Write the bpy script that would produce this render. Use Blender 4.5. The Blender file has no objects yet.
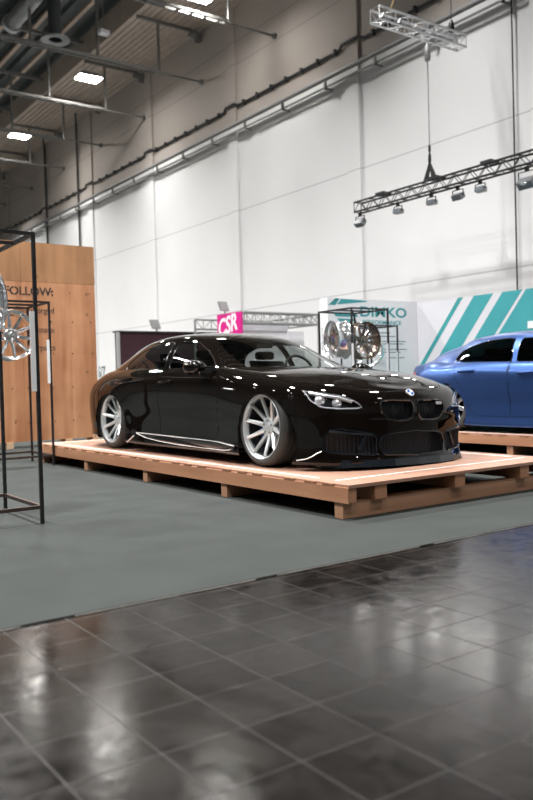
import bpy, bmesh, math, random
import numpy as np
from mathutils import Vector, Matrix
random.seed(7)
SC = bpy.context.scene
COL = SC.collection
PI = math.pi

# ------------------------------------------------------------------ materials
MATS = {}
def mat(name, color=(.8,.8,.8), rough=.5, metal=0., coat=0., spec=.5, emit=None, es=0., noise=0., nscale=8., bump=0., bscale=60., stretch=None, rvar=0., alpha=None):
    """principled material with a little procedural variation of tone, gloss and relief"""
    m = bpy.data.materials.new(name); m.use_nodes = True
    nt = m.node_tree; n = nt.nodes; l = nt.links
    b = n['Principled BSDF']
    b.inputs['Base Color'].default_value = (*color, 1)
    b.inputs['Roughness'].default_value = rough; b.inputs['Metallic'].default_value = metal
    b.inputs['Coat Weight'].default_value = coat; b.inputs['Coat Roughness'].default_value = .02
    b.inputs['Specular IOR Level'].default_value = spec
    if emit: b.inputs['Emission Color'].default_value = (*emit, 1); b.inputs['Emission Strength'].default_value = es
    tc = n.new('ShaderNodeTexCoord'); mp = n.new('ShaderNodeMapping'); l.new(tc.outputs['Object'], mp.inputs[0])
    if stretch: mp.inputs['Scale'].default_value = stretch
    if noise or rvar:
        t = n.new('ShaderNodeTexNoise'); t.inputs['Scale'].default_value = nscale; t.inputs['Detail'].default_value = 5
        l.new(mp.outputs[0], t.inputs[0])
        if noise:
            r = n.new('ShaderNodeMapRange'); r.inputs['From Min'].default_value = .3; r.inputs['From Max'].default_value = .7
            r.inputs['To Min'].default_value = 1-noise; r.inputs['To Max'].default_value = 1+noise
            l.new(t.outputs[0], r.inputs[0])
            x = n.new('ShaderNodeMix'); x.data_type = 'RGBA'; x.blend_type = 'MULTIPLY'; x.inputs[0].default_value = 1
            x.inputs[6].default_value = (*color, 1); l.new(r.outputs[0], x.inputs[7]); l.new(x.outputs[2], b.inputs['Base Color'])
        if rvar:
            r = n.new('ShaderNodeMapRange'); r.inputs['To Min'].default_value = max(0, rough-rvar); r.inputs['To Max'].default_value = rough+rvar
            l.new(t.outputs[0], r.inputs[0]); l.new(r.outputs[0], b.inputs['Roughness'])
    if bump:
        t = n.new('ShaderNodeTexNoise'); t.inputs['Scale'].default_value = bscale; t.inputs['Detail'].default_value = 3
        l.new(mp.outputs[0], t.inputs[0]); u = n.new('ShaderNodeBump'); u.inputs['Strength'].default_value = bump; u.inputs['Distance'].default_value = .01
        l.new(t.outputs[0], u.inputs['Height']); l.new(u.outputs[0], b.inputs['Normal'])
    MATS[name] = m
    return m
def glass(name, tint, refl=.5):
    m = bpy.data.materials.new(name); m.use_nodes = True; nt = m.node_tree; n = nt.nodes; l = nt.links
    n.remove(n['Principled BSDF']); o = n['Material Output']
    t = n.new('ShaderNodeBsdfTransparent'); t.inputs[0].default_value = (*tint, 1)
    g = n.new('ShaderNodeBsdfGlossy'); g.inputs['Roughness'].default_value = .01
    lw = n.new('ShaderNodeLayerWeight'); pw = n.new('ShaderNodeMath'); pw.operation = 'POWER'; pw.inputs[1].default_value = 5; l.new(lw.outputs['Facing'], pw.inputs[0])
    lw.inputs['Blend'].default_value = .5
    f = n.new('ShaderNodeMath'); f.operation = 'MULTIPLY_ADD'; f.inputs[1].default_value = .95; f.inputs[2].default_value = .05; l.new(pw.outputs[0], f.inputs[0])
    tn = n.new('ShaderNodeTexNoise'); tn.inputs['Scale'].default_value = 3
    r = n.new('ShaderNodeMapRange'); r.inputs['To Min'].default_value = .0; r.inputs['To Max'].default_value = .015
    l.new(tn.outputs[0], r.inputs[0]); l.new(r.outputs[0], g.inputs['Roughness'])
    x = n.new('ShaderNodeMixShader'); l.new(f.outputs[0], x.inputs[0]); l.new(t.outputs[0], x.inputs[1]); l.new(g.outputs[0], x.inputs[2]); l.new(x.outputs[0], o.inputs[0])
    MATS[name] = m
    return m
def wood(name, c1, c2, axis='Z', scale=1., rough=.55, knots=True):
    """plywood / pine: stretched grain plus a few knots"""
    m = bpy.data.materials.new(name); m.use_nodes = True; nt = m.node_tree; n = nt.nodes; l = nt.links
    b = n['Principled BSDF']; b.inputs['Roughness'].default_value = rough
    tc = n.new('ShaderNodeTexCoord'); mp = n.new('ShaderNodeMapping'); l.new(tc.outputs['Object'], mp.inputs[0])
    s = {'X': (1.2, 14, 14), 'Y': (14, 1.2, 14), 'Z': (14, 14, 1.2)}[axis]
    mp.inputs['Scale'].default_value = tuple(v*scale for v in s)
    t = n.new('ShaderNodeTexNoise'); t.inputs['Scale'].default_value = 1.; t.inputs['Detail'].default_value = 6; t.inputs['Distortion'].default_value = .6
    l.new(mp.outputs[0], t.inputs[0])
    t2 = n.new('ShaderNodeTexNoise'); t2.inputs['Scale'].default_value = 1.1; t2.inputs['Detail'].default_value = 3; l.new(tc.outputs['Object'], t2.inputs[0])
    a = n.new('ShaderNodeMath'); a.operation = 'ADD'; l.new(t.outputs[0], a.inputs[0]); l.new(t2.outputs[0], a.inputs[1])
    r = n.new('ShaderNodeValToRGB'); r.color_ramp.elements[0].position = .35; r.color_ramp.elements[1].position = .62
    h = n.new('ShaderNodeMath'); h.operation = 'MULTIPLY'; h.inputs[1].default_value = .5; l.new(a.outputs[0], h.inputs[0]); l.new(h.outputs[0], r.inputs[0])
    r.color_ramp.elements[0].color = (*c1, 1); r.color_ramp.elements[1].color = (*c2, 1)
    src = r.outputs[0]
    if knots:
        v = n.new('ShaderNodeTexVoronoi'); v.inputs['Scale'].default_value = 2.6; l.new(tc.outputs['Object'], v.inputs[0])
        k = n.new('ShaderNodeMapRange'); k.inputs['From Min'].default_value = .03; k.inputs['From Max'].default_value = .10; k.inputs['To Min'].default_value = .55; k.inputs['To Max'].default_value = 1
        l.new(v.outputs['Distance'], k.inputs[0])
        x = n.new('ShaderNodeMix'); x.data_type = 'RGBA'; x.blend_type = 'MULTIPLY'; x.inputs[0].default_value = 1
        l.new(src, x.inputs[6]); l.new(k.outputs[0], x.inputs[7]); src = x.outputs[2]
    l.new(src, b.inputs['Base Color'])
    u = n.new('ShaderNodeBump'); u.inputs['Strength'].default_value = .15; u.inputs['Distance'].default_value = .004; l.new(t.outputs[0], u.inputs['Height']); l.new(u.outputs[0], b.inputs['Normal'])
    MATS[name] = m
    return m

# ------------------------------------------------------------------ mesh helpers
def link(name, V, F, m=None, parent=None, smooth=False, loc=None):
    me = bpy.data.meshes.new(name); me.from_pydata([tuple(map(float, v[:3])) for v in V], [], [tuple(f) for f in F]); me.update()
    if m:
        for mm in (m if isinstance(m, (list, tuple)) else [m]): me.materials.append(mm)
    if smooth: me.polygons.foreach_set('use_smooth', [True]*len(me.polygons))
    o = bpy.data.objects.new(name, me); COL.objects.link(o)
    if parent: o.parent = parent
    if loc: o.location = loc
    return o
class MB:
    """collects boxes, bars, tubes and lathes, then links them as ONE mesh"""
    def __init__(s): s.V = []; s.F = []; s.S = []
    def add(s, V, F, smooth=False):
        k = len(s.V); s.V += [tuple(v) for v in V]; s.F += [tuple(i+k for i in f) for f in F]; s.S += [smooth]*len(F); return s
    def box(s, a, b, bevel=0.):
        (x0,y0,z0),(x1,y1,z1) = [min(p) for p in zip(a,b)],[max(p) for p in zip(a,b)]
        if bevel <= 0:
            return s.add([(x0,y0,z0),(x1,y0,z0),(x1,y1,z0),(x0,y1,z0),(x0,y0,z1),(x1,y0,z1),(x1,y1,z1),(x0,y1,z1)],
                  [(0,3,2,1),(4,5,6,7),(0,1,5,4),(1,2,6,5),(2,3,7,6),(3,0,4,7)])
        bm = bmesh.new(); bmesh.ops.create_cube(bm, size=1)
        bmesh.ops.scale(bm, vec=(x1-x0,y1-y0,z1-z0), verts=bm.verts); bmesh.ops.translate(bm, vec=((x0+x1)/2,(y0+y1)/2,(z0+z1)/2), verts=bm.verts)
        bmesh.ops.bevel(bm, geom=bm.edges[:], offset=bevel, segments=2, affect='EDGES', profile=.5)
        bm.verts.index_update(); s.add([v.co[:] for v in bm.verts], [[v.index for v in f.verts] for f in bm.faces]); bm.free(); return s
    def bar(s, p, q, w, h=None, up=(0,0,1)):
        """square bar between two points"""
        h = h or w; p = Vector(p); q = Vector(q); d = (q-p).normalized(); up = Vector(up)
        if abs(d.dot(up)) > .99: up = Vector((0,1,0))
        r = d.cross(up).normalized(); u = r.cross(d)
        V = [e + r*a*w/2 + u*b*h/2 for e in (p,q) for a,b in ((-1,-1),(1,-1),(1,1),(-1,1))]
        return s.add(V, [(0,1,2,3),(7,6,5,4),(0,4,5,1),(1,5,6,2),(2,6,7,3),(3,7,4,0)])
    def tube(s, pts, r, n=8, closed=False):
        P = [Vector(p) for p in pts]; N = len(P); V = []; F = []
        nrm = None
        for i in range(N):
            a = P[i-1] if (i > 0 or closed) else P[i]; b = P[(i+1) % N] if (i < N-1 or closed) else P[i]
            d = (b-a).normalized()
            if nrm is None: nrm = d.orthogonal().normalized()
            else:
                nrm = nrm - d*nrm.dot(d)
                nrm = nrm.normalized() if nrm.length > 1e-6 else d.orthogonal().normalized()
            c = d.cross(nrm)
            for k in range(n):
                t = 2*PI*k/n; V.append(P[i] + (nrm*math.cos(t)+c*math.sin(t))*r)
        for i in range(N if closed else N-1):
            j = (i+1) % N
            for k in range(n): F.append((i*n+k, i*n+(k+1)%n, j*n+(k+1)%n, j*n+k))
        if not closed: F += [tuple(reversed(range(n))), tuple((N-1)*n+k for k in range(n))]
        return s.add(V, F, True)
    def lathe(s, prof, n=32, axis='X', closed=False, org=(0,0,0), cap=False):
        """prof of (along, radius)"""
        V = []; F = []; N = len(prof)
        for a, r in prof:
            for k in range(n):
                t = 2*PI*k/n; c, d = r*math.cos(t), r*math.sin(t)
                V.append({'X': (a,c,d), 'Y': (d,a,c), 'Z': (c,d,a)}[axis])
        for i in range(N if closed else N-1):
            j = (i+1) % N
            for k in range(n): F.append((i*n+k, i*n+(k+1)%n, j*n+(k+1)%n, j*n+k))
        if cap: F += [tuple(reversed(range(n))), tuple((N-1)*n+k for k in range(n))]
        return s.add([(x+org[0],y+org[1],z+org[2]) for x,y,z in V], F, True)
    def prism(s, poly, fn, d0, d1):
        """2-D polygon -> slab; fn(a,b,d) gives the point"""
        n = len(poly); V = [fn(a,b,d0) for a,b in poly]+[fn(a,b,d1) for a,b in poly]
        return s.add(V, [tuple(reversed(range(n))), tuple(range(n,2*n))]+[(i,(i+1)%n,n+(i+1)%n,n+i) for i in range(n)])
    def obj(s, name, m, parent=None, loc=None):
        me = bpy.data.meshes.new(name); me.from_pydata([tuple(v) for v in s.V], [], s.F); me.update()
        if m: me.materials.append(m)
        me.polygons.foreach_set('use_smooth', s.S)
        bm = bmesh.new(); bm.from_mesh(me); bmesh.ops.recalc_face_normals(bm, faces=bm.faces); bm.to_mesh(me); bm.free()
        if any(s.S):
            try: me.set_sharp_from_angle(angle=math.radians(38))
            except Exception: pass
        o = bpy.data.objects.new(name, me); COL.objects.link(o)
        if parent: o.parent = parent
        if loc: o.location = loc
        return o
def tag(o, label=None, cat=None, group=None, kind=None):
    if label: o['label'] = label
    if cat: o['category'] = cat
    if group: o['group'] = group
    if kind: o['kind'] = kind
    return o
def thing(name, label, cat, loc=(0,0,0), rz=0., group=None):
    o = bpy.data.objects.new(name, None); COL.objects.link(o); o.location = loc; o.rotation_euler = (0,0,rz); o.empty_display_size = .2
    return tag(o, label, cat, group)
def kids(o): return [c for c in bpy.data.objects if c.parent == o]
def copy_tree(o, parent=None):
    c = o.copy(); COL.objects.link(c); c.parent = parent
    for ch in kids(o): copy_tree(ch, c)
    return c
def text(name, body, size, m, parent, mw, bold=0., ext=.0015, align='LEFT', sx=1., shear=0., stencil=0.):
    """lettering as a mesh; mw maps text space (x right, y up, z out) to the parent's space"""
    out = None
    cu = bpy.data.curves.new(name, 'FONT'); cu.body = body; cu.size = size; cu.align_x = align; cu.extrude = ext; cu.offset = bold; cu.shear = shear; cu.resolution_u = 4
    to = bpy.data.objects.new('lettering_curve', cu); COL.objects.link(to)
    bpy.context.view_layer.update()
    me = bpy.data.meshes.new_from_object(to.evaluated_get(bpy.context.evaluated_depsgraph_get()))
    bpy.data.objects.remove(to); bpy.data.curves.remove(cu)
    bm = bmesh.new(); bm.from_mesh(me)
    if stencil:
        # cut a narrow upright bridge through each letter, as a spray stencil leaves
        bmesh.ops.remove_doubles(bm, verts=bm.verts, dist=1e-6)
        done = set(); cuts = []
        for v in bm.verts:
            if v in done: continue
            st = [v]; isl = []
            while st:
                q = st.pop()
                if q in done: continue
                done.add(q); isl.append(q); st += [e.other_vert(q) for e in q.link_edges]
            xs = [q.co.x for q in isl]; 
            if max(xs)-min(xs) > size*.3: cuts.append((min(xs)+max(xs))/2)
        for c in cuts:
            for k in (-1, 1):
                bmesh.ops.bisect_plane(bm, geom=bm.verts[:]+bm.edges[:]+bm.faces[:], plane_co=(c+k*stencil/2,0,0), plane_no=(1,0,0))
            bmesh.ops.delete(bm, geom=[f for f in bm.faces if abs(f.calc_center_median().x-c) < stencil/2], context='FACES')
    for v in bm.verts: v.co.x *= sx
    bm.transform(mw); bm.to_mesh(me); bm.free()
    me.materials.clear(); me.materials.append(m)
    o = bpy.data.objects.new(name, me); COL.objects.link(o); o.parent = parent
    return o
def basis(o, x, y):
    """matrix with text x-axis along x, y-axis along y, at o"""
    x = Vector(x); y = Vector(y); z = x.cross(y)
    M = Matrix((x, y, z)).transposed().to_4x4(); M.translation = Vector(o); return M
def W(mb, name, m, t):
    """link a part whose points were collected in hall coordinates under a thing"""
    return mb.obj(name, m, t, loc=tuple(-c for c in t.location))
def WT(o, t): o.location = tuple(-c for c in t.location); return o

# ------------------------------------------------------------------ palette
M_steel   = mat('galvanised_steel', (.34,.35,.35), .45, .6, noise=.12, nscale=5)
M_beam    = mat('painted_beam', (.20,.195,.185), .55, .2, noise=.1, nscale=4)
M_purlin  = mat('purlin_paint', (.56,.44,.35), .6, noise=.12, nscale=4)
M_deck    = mat('dark_roof_sheet', (.085,.10,.10), .5, .2, noise=.15, nscale=3)
M_soffit  = mat('beige_roof_sheet', (.56,.47,.40), .55, noise=.08, nscale=3)
M_black   = mat('black_steel', (.018,.018,.02), .42, .3, noise=.2, nscale=20)
M_rack    = mat('rack_steel', (.045,.045,.047), .38, .7, noise=.25, nscale=14, rvar=.08)
M_rust    = mat('rust_steel', (.085,.06,.052), .45, .6, noise=.25, nscale=14)
M_cable   = mat('dark_cable', (.03,.03,.032), .6, noise=.1)
M_alu     = mat('truss_aluminium', (.62,.63,.64), .35, .7, noise=.08, nscale=9)
M_white   = mat('white_panel', (.86,.86,.89), .5, noise=.02, nscale=2)
M_whiteb  = mat('white_strip', (.82,.83,.84), .3, noise=.03)
M_pillar  = mat('white_column', (.70,.70,.69), .6, noise=.03, nscale=3)
M_teal    = mat('teal_print', (.045,.33,.36), .5, noise=.06, nscale=2)
M_tealdk  = mat('dark_teal_print', (.03,.30,.31), .5, noise=.06, nscale=2)
M_greytx  = mat('grey_print', (.22,.26,.28), .6, noise=.05)
M_pink    = mat('magenta_print', (.62,.004,.22), .45, noise=.05, nscale=3)
M_maroon  = mat('maroon_cloth', (.045,.014,.022), .85, noise=.2, nscale=4, bump=.3, bscale=12)
M_fabric  = mat('grey_cloth', (.78,.77,.80), .8, noise=.05, nscale=4)
M_lampcase= mat('lamp_housing', (.42,.42,.42), .5, .3, noise=.06)
M_pipe    = mat('pipe_paint', (.25,.25,.25), .5, .2, noise=.06)
M_flood   = mat('flood_housing', (.25,.26,.27), .4, .5, noise=.1)
M_floodgl = glass('flood_glass', (.75,.78,.8))
M_lit     = mat('lamp_glow', (1,1,1), .5, emit=(1,.97,.92), es=130., noise=.01)
M_stencil = mat('stencil_paint', (.025,.022,.02), .6, noise=.2, nscale=30)
M_tape    = mat('white_tape', (.86,.85,.83), .45, noise=.05, nscale=9)
M_rubber  = mat('tyre_rubber', (.048,.051,.050), .55, noise=.2, nscale=30, bump=.1)
W_deck = wood('platform_ply', (.34,.185,.125), (.47,.275,.195), 'Y', .5, .5)
W_pine = wood('pine_beam', (.36,.165,.085), (.50,.255,.145), 'Y', .7, .55)
W_pinex= wood('pine_skid', (.33,.165,.09), (.45,.25,.15), 'X', .7, .55)
W_end  = wood('pine_end', (.50,.32,.19), (.66,.46,.30), 'Z', 1., .6, False)
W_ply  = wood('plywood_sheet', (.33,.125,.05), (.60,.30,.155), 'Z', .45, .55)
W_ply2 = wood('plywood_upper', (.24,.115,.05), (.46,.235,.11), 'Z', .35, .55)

# ------------------------------------------------------------------ floor
def floor_mat():
    m = bpy.data.materials.new('slate_tiles'); m.use_nodes = True; nt = m.node_tree; n = nt.nodes; l = nt.links
    b = n['Principled BSDF']; tc = n.new('ShaderNodeTexCoord'); mp = n.new('ShaderNodeMapping')
    mp.inputs['Location'].default_value = (-.95+.2585*4+.002, -1.59+.2585*5+.002, 0); l.new(tc.outputs['Object'], mp.inputs[0])
    br = n.new('ShaderNodeTexBrick'); br.offset = 0; br.squash = 1; br.inputs['Scale'].default_value = 1
    br.inputs['Brick Width'].default_value = .2585; br.inputs['Row Height'].default_value = .2585; br.inputs['Mortar Size'].default_value = .0028; br.inputs['Mortar Smooth'].default_value = .6
    br.inputs['Color1'].default_value = (.0055,.0046,.0040,1); br.inputs['Color2'].default_value = (.0115,.0098,.0086,1); br.inputs['Mortar'].default_value = (.022,.0195,.0175,1)
    l.new(mp.outputs[0], br.inputs[0])
    t = n.new('ShaderNodeTexNoise'); t.inputs['Scale'].default_value = 7; t.inputs['Detail'].default_value = 7; t.inputs['Distortion'].default_value = 1.2; l.new(tc.outputs['Object'], t.inputs[0])
    r = n.new('ShaderNodeMapRange'); r.inputs['From Min'].default_value = .3; r.inputs['From Max'].default_value = .7; r.inputs['To Min'].default_value = .6; r.inputs['To Max'].default_value = 1.5; l.new(t.outputs[0], r.inputs[0])
    x = n.new('ShaderNodeMix'); x.data_type = 'RGBA'; x.blend_type = 'MULTIPLY'; x.inputs[0].default_value = 1
    l.new(br.outputs[0], x.inputs[6]); l.new(r.outputs[0], x.inputs[7]); l.new(x.outputs[2], b.inputs['Base Color'])
    r2 = n.new('ShaderNodeMapRange'); r2.inputs['From Min'].default_value = .3; r2.inputs['From Max'].default_value = .7; r2.inputs['To Min'].default_value = .13; r2.inputs['To Max'].default_value = .24; l.new(t.outputs[0], r2.inputs[0])
    ra = n.new('ShaderNodeMath'); ra.operation = 'MULTIPLY_ADD'; ra.inputs[1].default_value = .35; l.new(br.outputs['Fac'], ra.inputs[0]); l.new(r2.outputs[0], ra.inputs[2]); l.new(ra.outputs[0], b.inputs['Roughness'])
    t3 = n.new('ShaderNodeTexNoise'); t3.inputs['Scale'].default_value = 16; t3.inputs['Detail'].default_value = 4; l.new(tc.outputs['Object'], t3.inputs[0])
    hh = n.new('ShaderNodeMath'); hh.operation = 'SUBTRACT'; l.new(t3.outputs[0], hh.inputs[0]); l.new(br.outputs['Fac'], hh.inputs[1])
    u = n.new('ShaderNodeBump'); u.inputs['Strength'].default_value = .12; u.inputs['Distance'].default_value = .006; l.new(hh.outputs[0], u.inputs['Height']); l.new(u.outputs[0], b.inputs['Normal'])
    b.inputs['Specular IOR Level'].default_value = .28
    return m
XL, XR, YB, YF, ZC = -16., 14., -13., 47., 13.6
tag(MB().box((XL,YB,-.2),(XR,YF,-.006)).obj('floor', floor_mat()), kind='structure')
M_carpet = mat('grey_carpet', (.050,.0555,.0525), .95, spec=.15, noise=.10, nscale=2.2, bump=.35, bscale=420)
c = MB().box((XL+.3,3.19,-.006),(XR-.02,YF-.3,0)).obj('carpet', M_carpet); tag(c, 'flat grey green carpet covering the hall floor beyond the dark tiles', 'carpet')
e = MB()
for a, b in ((-1.5,1.02),(1.25,2.17),(2.3,3.3),(3.42,5.2)): e.box((a,3.180,-.006),(b,3.19,-.003))
e.obj('edge_tape', mat('edge_tape', (.13,.12,.11), .5, noise=.3, nscale=6), c)

# ------------------------------------------------------------------ hall walls and roof
def wall_mat():
    m = bpy.data.materials.new('hall_wall_paint'); m.use_nodes = True; nt = m.node_tree; n = nt.nodes; l = nt.links
    b = n['Principled BSDF']; b.inputs['Roughness'].default_value = .7; b.inputs['Specular IOR Level'].default_value = .25
    tc = n.new('ShaderNodeTexCoord'); sp = n.new('ShaderNodeSeparateXYZ'); l.new(tc.outputs['Object'], sp.inputs[0])
    t = n.new('ShaderNodeTexNoise'); t.inputs['Scale'].default_value = .5; t.inputs['Detail'].default_value = 5; l.new(tc.outputs['Object'], t.inputs[0])
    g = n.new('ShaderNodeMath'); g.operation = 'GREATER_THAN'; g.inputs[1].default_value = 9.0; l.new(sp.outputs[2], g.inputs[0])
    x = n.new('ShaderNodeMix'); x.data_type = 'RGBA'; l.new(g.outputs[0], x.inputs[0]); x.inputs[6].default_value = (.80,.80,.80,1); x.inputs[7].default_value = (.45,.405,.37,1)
    r = n.new('ShaderNodeMapRange'); r.inputs['To Min'].default_value = .93; r.inputs['To Max'].default_value = 1.05; l.new(t.outputs[0], r.inputs[0])
    y = n.new('ShaderNodeMix'); y.data_type = 'RGBA'; y.blend_type = 'MULTIPLY'; y.inputs[0].default_value = 1; l.new(x.outputs[2], y.inputs[6]); l.new(r.outputs[0], y.inputs[7])
    # thin joints between the cladding panels
    prev = None
    for z in (3.2, 6.33, 10.86, 11.55):
        s = n.new('ShaderNodeMath'); s.operation = 'COMPARE'; s.inputs[1].default_value = z; s.inputs[2].default_value = .017; l.new(sp.outputs[2], s.inputs[0])
        if prev:
            a = n.new('ShaderNodeMath'); a.operation = 'MAXIMUM'; l.new(prev, a.inputs[0]); l.new(s.outputs[0], a.inputs[1]); prev = a.outputs[0]
        else: prev = s.outputs[0]
    q = n.new('ShaderNodeMix'); q.data_type = 'RGBA'; q.blend_type = 'MULTIPLY'; l.new(prev, q.inputs[0]); l.new(y.outputs[2], q.inputs[6]); q.inputs[7].default_value = (.72,.72,.73,1)
    l.new(q.outputs[2], b.inputs['Base Color'])
    return m
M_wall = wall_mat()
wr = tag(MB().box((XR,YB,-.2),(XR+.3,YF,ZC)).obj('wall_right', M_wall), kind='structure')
M_far = mat('far_wall_paint', (.45,.44,.43), .8, noise=.05, nscale=.5)
M_dim = mat('dim_wall_paint', (.16,.15,.14), .85, noise=.08, nscale=.5)
tag(MB().box((XL,YF,-.2),(XR,YF+.3,ZC)).obj('wall_far', M_far), kind='structure')
tag(MB().box((XL-.3,YB,-.2),(XL,YF,ZC)).obj('wall_left', M_dim), kind='structure')
tag(MB().box((XL,YB-.3,-.2),(XR,YB,ZC)).obj('wall_back', M_dim), kind='structure')
def corrugated(x0, x1, z, d, p, up):
    """trapezoid sheet, ribs along Y"""
    pts = []; x = x0
    while x < x1-1e-6:
        pts += [(x,z),(x+p*.38,z),(x+p*.5,z+d),(x+p*.88,z+d)]; x += p
    pts = [q for q in pts if q[0] <= x1]+[(x1,z)]
    V = []; F = []
    for xx, zz in pts: V += [(xx,YB,zz),(xx,YF,zz),(xx,YB,up),(xx,YF,up)]
    for i in range(len(pts)-1):
        a, b = i*4, i*4+4
        F += [(a,a+1,b+1,b),(a+2,b+2,b+3,a+3),(a,b,b+2,a+2),(a+1,a+3,b+3,b+1)]
    return MB().add(V, F)
tag(corrugated(XL, 11.65, 13.45, .14, .55, 13.8).obj('ceiling', M_deck), kind='structure')
sf = corrugated(11.65, 14.0, 12.66, .05, .21, 12.8); sf.box((11.6,YB,12.64),(11.65,YF,13.6))
tag(sf.obj('ceiling', M_soffit), kind='structure')
n = 0
for y in (15.45, 21.1, 26.7, 32.25, 37.8, 43.4, 9.85):
    n += 1
    tag(MB().box((13.93,y-.24,0),(14.0,y+.24,12.6)).obj('trim_%d' % n, M_wall), kind='structure')
# purlins under the dark roof sheet
for k in range(11):
    x = 10.75-.95*k
    t = thing('roof_purlin', 'pale brown purlin running along the dark roof, %s from the beige strip' % ('nearest','second','third','fourth','fifth','sixth','seventh','eighth','ninth','tenth','eleventh')[k], 'beam', (x,16,13.27), group='roof purlins')
    W(MB().box((x-.07,14,13.27),(x+.07,YF-.1,13.31)).box((x-.015,14,13.31),(x+.015,YF-.1,13.44)), 'flange_beam', M_purlin, t)
names = {22.92:'second grey roof truss from the camera, just in front of the middle lamp',18.77:'nearest grey roof truss, its rod reaching the wall right of the top lamp',
 27.07:'third grey roof truss from the camera with a rod reaching the wall',31.1:'fourth grey roof truss from the camera, beyond the middle lamp',35.2:'fifth grey roof truss from the camera, near the farthest lamp',39.5:'sixth grey roof truss from the camera, far above the plywood wall',43.6:'farthest grey roof truss, at the end of the hall'}
for y, lab in sorted(names.items()):
    t = thing('roof_truss', lab, 'truss', (4,y,10.8), group='roof trusses')
    lc = MB()
    for dy in (-.09,.09): lc.box((-9,y+dy-.03,10.93),(12.3,y+dy+.03,11.01))
    x = -9
    while x < 12.3: lc.box((x,y-.06,10.95),(x+.09,y+.06,10.99)); x += .42
    W(lc, 'lower_chord', M_beam, t)
    W(MB().tube([(12.2,y,10.97),(13.98,y,10.97)], .035), 'end_rod', M_beam, t)
    W(MB().tube([(13.9,y,10.97),(13.995,y,10.97)], .085, 10), 'wall_plate', M_beam, t)
    W(MB().box((11.65,y-.05,12.54),(13.75,y+.05,12.57)).box((11.65,y-.012,12.57),(13.75,y+.012,12.64)).box((-9,y-.05,13.15),(11.6,y+.05,13.27)), 'upper_beam', M_beam, t)
    W(MB().box((13.6,y-.16,12.44),(13.98,y+.16,12.54)).box((13.8,y-.1,12.28),(13.98,y+.1,12.44)), 'wall_bracket', M_beam, t)
    for x in (12.4, 10.3, 8.2, 6.1, 4.0):
        W(MB().box((x-.035,y-.035,10.97),(x+.035,y+.035,12.54 if x > 11.6 else 13.15)), 'hanger', M_beam, t)
# wall runs
t = thing('cable_tray', 'dark cable run clipped along the wall above the grey pipe', 'cable', (13.9,26,9.55))
pts = []; y = YF-.2
colys = (43.4,37.8,32.25,26.7,21.1,15.45,9.85)
while y > 6:
    near = min(abs(y-c) for c in colys)
    x = 13.88 if near < .34 else 13.95
    pts.append((x, y, 9.62 if near < .34 else 9.55)); y -= .16
W(MB().tube(pts, .04, 6), 'cable_bundle', M_cable, t)
y = 42
while y > 8:
    if min(abs(y-c) for c in colys) > .5: W(MB().box((13.88,y-.03,9.49),(14.0,y+.03,9.62)), 'saddle_clip', M_cable, t)
    y -= .72
t = thing('service_pipe', 'long grey pipe on brackets along the wall below the dark cable run', 'pipe', (13.7,26,8.9))
W(MB().tube([(13.76,6,8.90),(13.76,YF-.1,8.90)], .06, 10).tube([(13.8,6,8.70),(13.8,YF-.1,8.70)], .03, 6), 'pipe', M_pipe, t)
y = 41.
while y > 8: W(MB().box((13.70,y-.03,8.63),(14.0,y+.03,8.66)).box((13.72,y-.03,8.63),(13.78,y+.03,8.84)), 'bracket', M_beam, t); y -= 1.9
for (y, z0, z1, r, lab) in ((33.47,.0,12.5,.045,'thin dark conduit dropping down the far wall, right of the other conduit'),(37.4,.0,12.45,.05,'thin dark conduit dropping down the far wall, left of the other conduit'),(10.5,0,12.6,.018,'thin black cable hanging straight down the white wall at right')):
    tag(MB().tube([(13.4 if y > 11 else 13.9,y-(1.2 if y > 11 else 0),z1),(13.9,y,z1-.02),(13.93,y,z0)], r, 6).obj('wall_conduit', M_cable), lab, 'conduit')
# ducts
t = thing('exhaust_duct', 'vertical grey exhaust duct ending in a flared ring below the roof', 'duct', (8.95,22.9,11.2))
W(MB().lathe([(11.24,.195),(13.44,.195)], 28, 'Z', org=(8.95,22.9,0)), 'duct_tube', mat('duct_metal', (.10,.115,.12), .5, .4, noise=.1), t)
W(MB().lathe([(11.2,.26),(11.2,.42),(11.25,.43),(11.29,.24),(11.29,.2),(11.22,.2)], 32, 'Z', True, org=(8.95,22.9,0)), 'flange_ring', M_steel, t)
t = thing('air_duct', 'silver round air duct running along under the roof at top left', 'duct', (8.25,20,12.2))
W(MB().lathe([(15,.0),(15,.24),(24.6,.24),(24.6,.0)], 28, 'Y', org=(8.25,0,12.2)), 'duct_tube', M_steel, t)
W(MB().lathe([(24.5,.25),(24.5,.29),(24.7,.29),(24.7,.25)], 28, 'Y', True, org=(8.25,0,12.2)), 'end_ring', M_alu, t)
for y in (16.5, 19, 21.8): W(MB().tube([(8.25,y,12.43),(8.25,y,13.46)], .012, 5), 'hanger_wire', M_steel, t)
t = thing('roof_speaker', 'small white box hanging under the roof beside the beige strip', 'speaker', (10.28,22.42,11.5))
W(MB().box((10.12,22.3,11.5),(10.45,22.55,11.64), .03), 'speaker_box', M_white, t)
W(MB().tube([(10.28,22.42,11.64),(10.28,22.42,13.3)], .012, 5), 'hanger_wire', M_steel, t)
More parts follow.
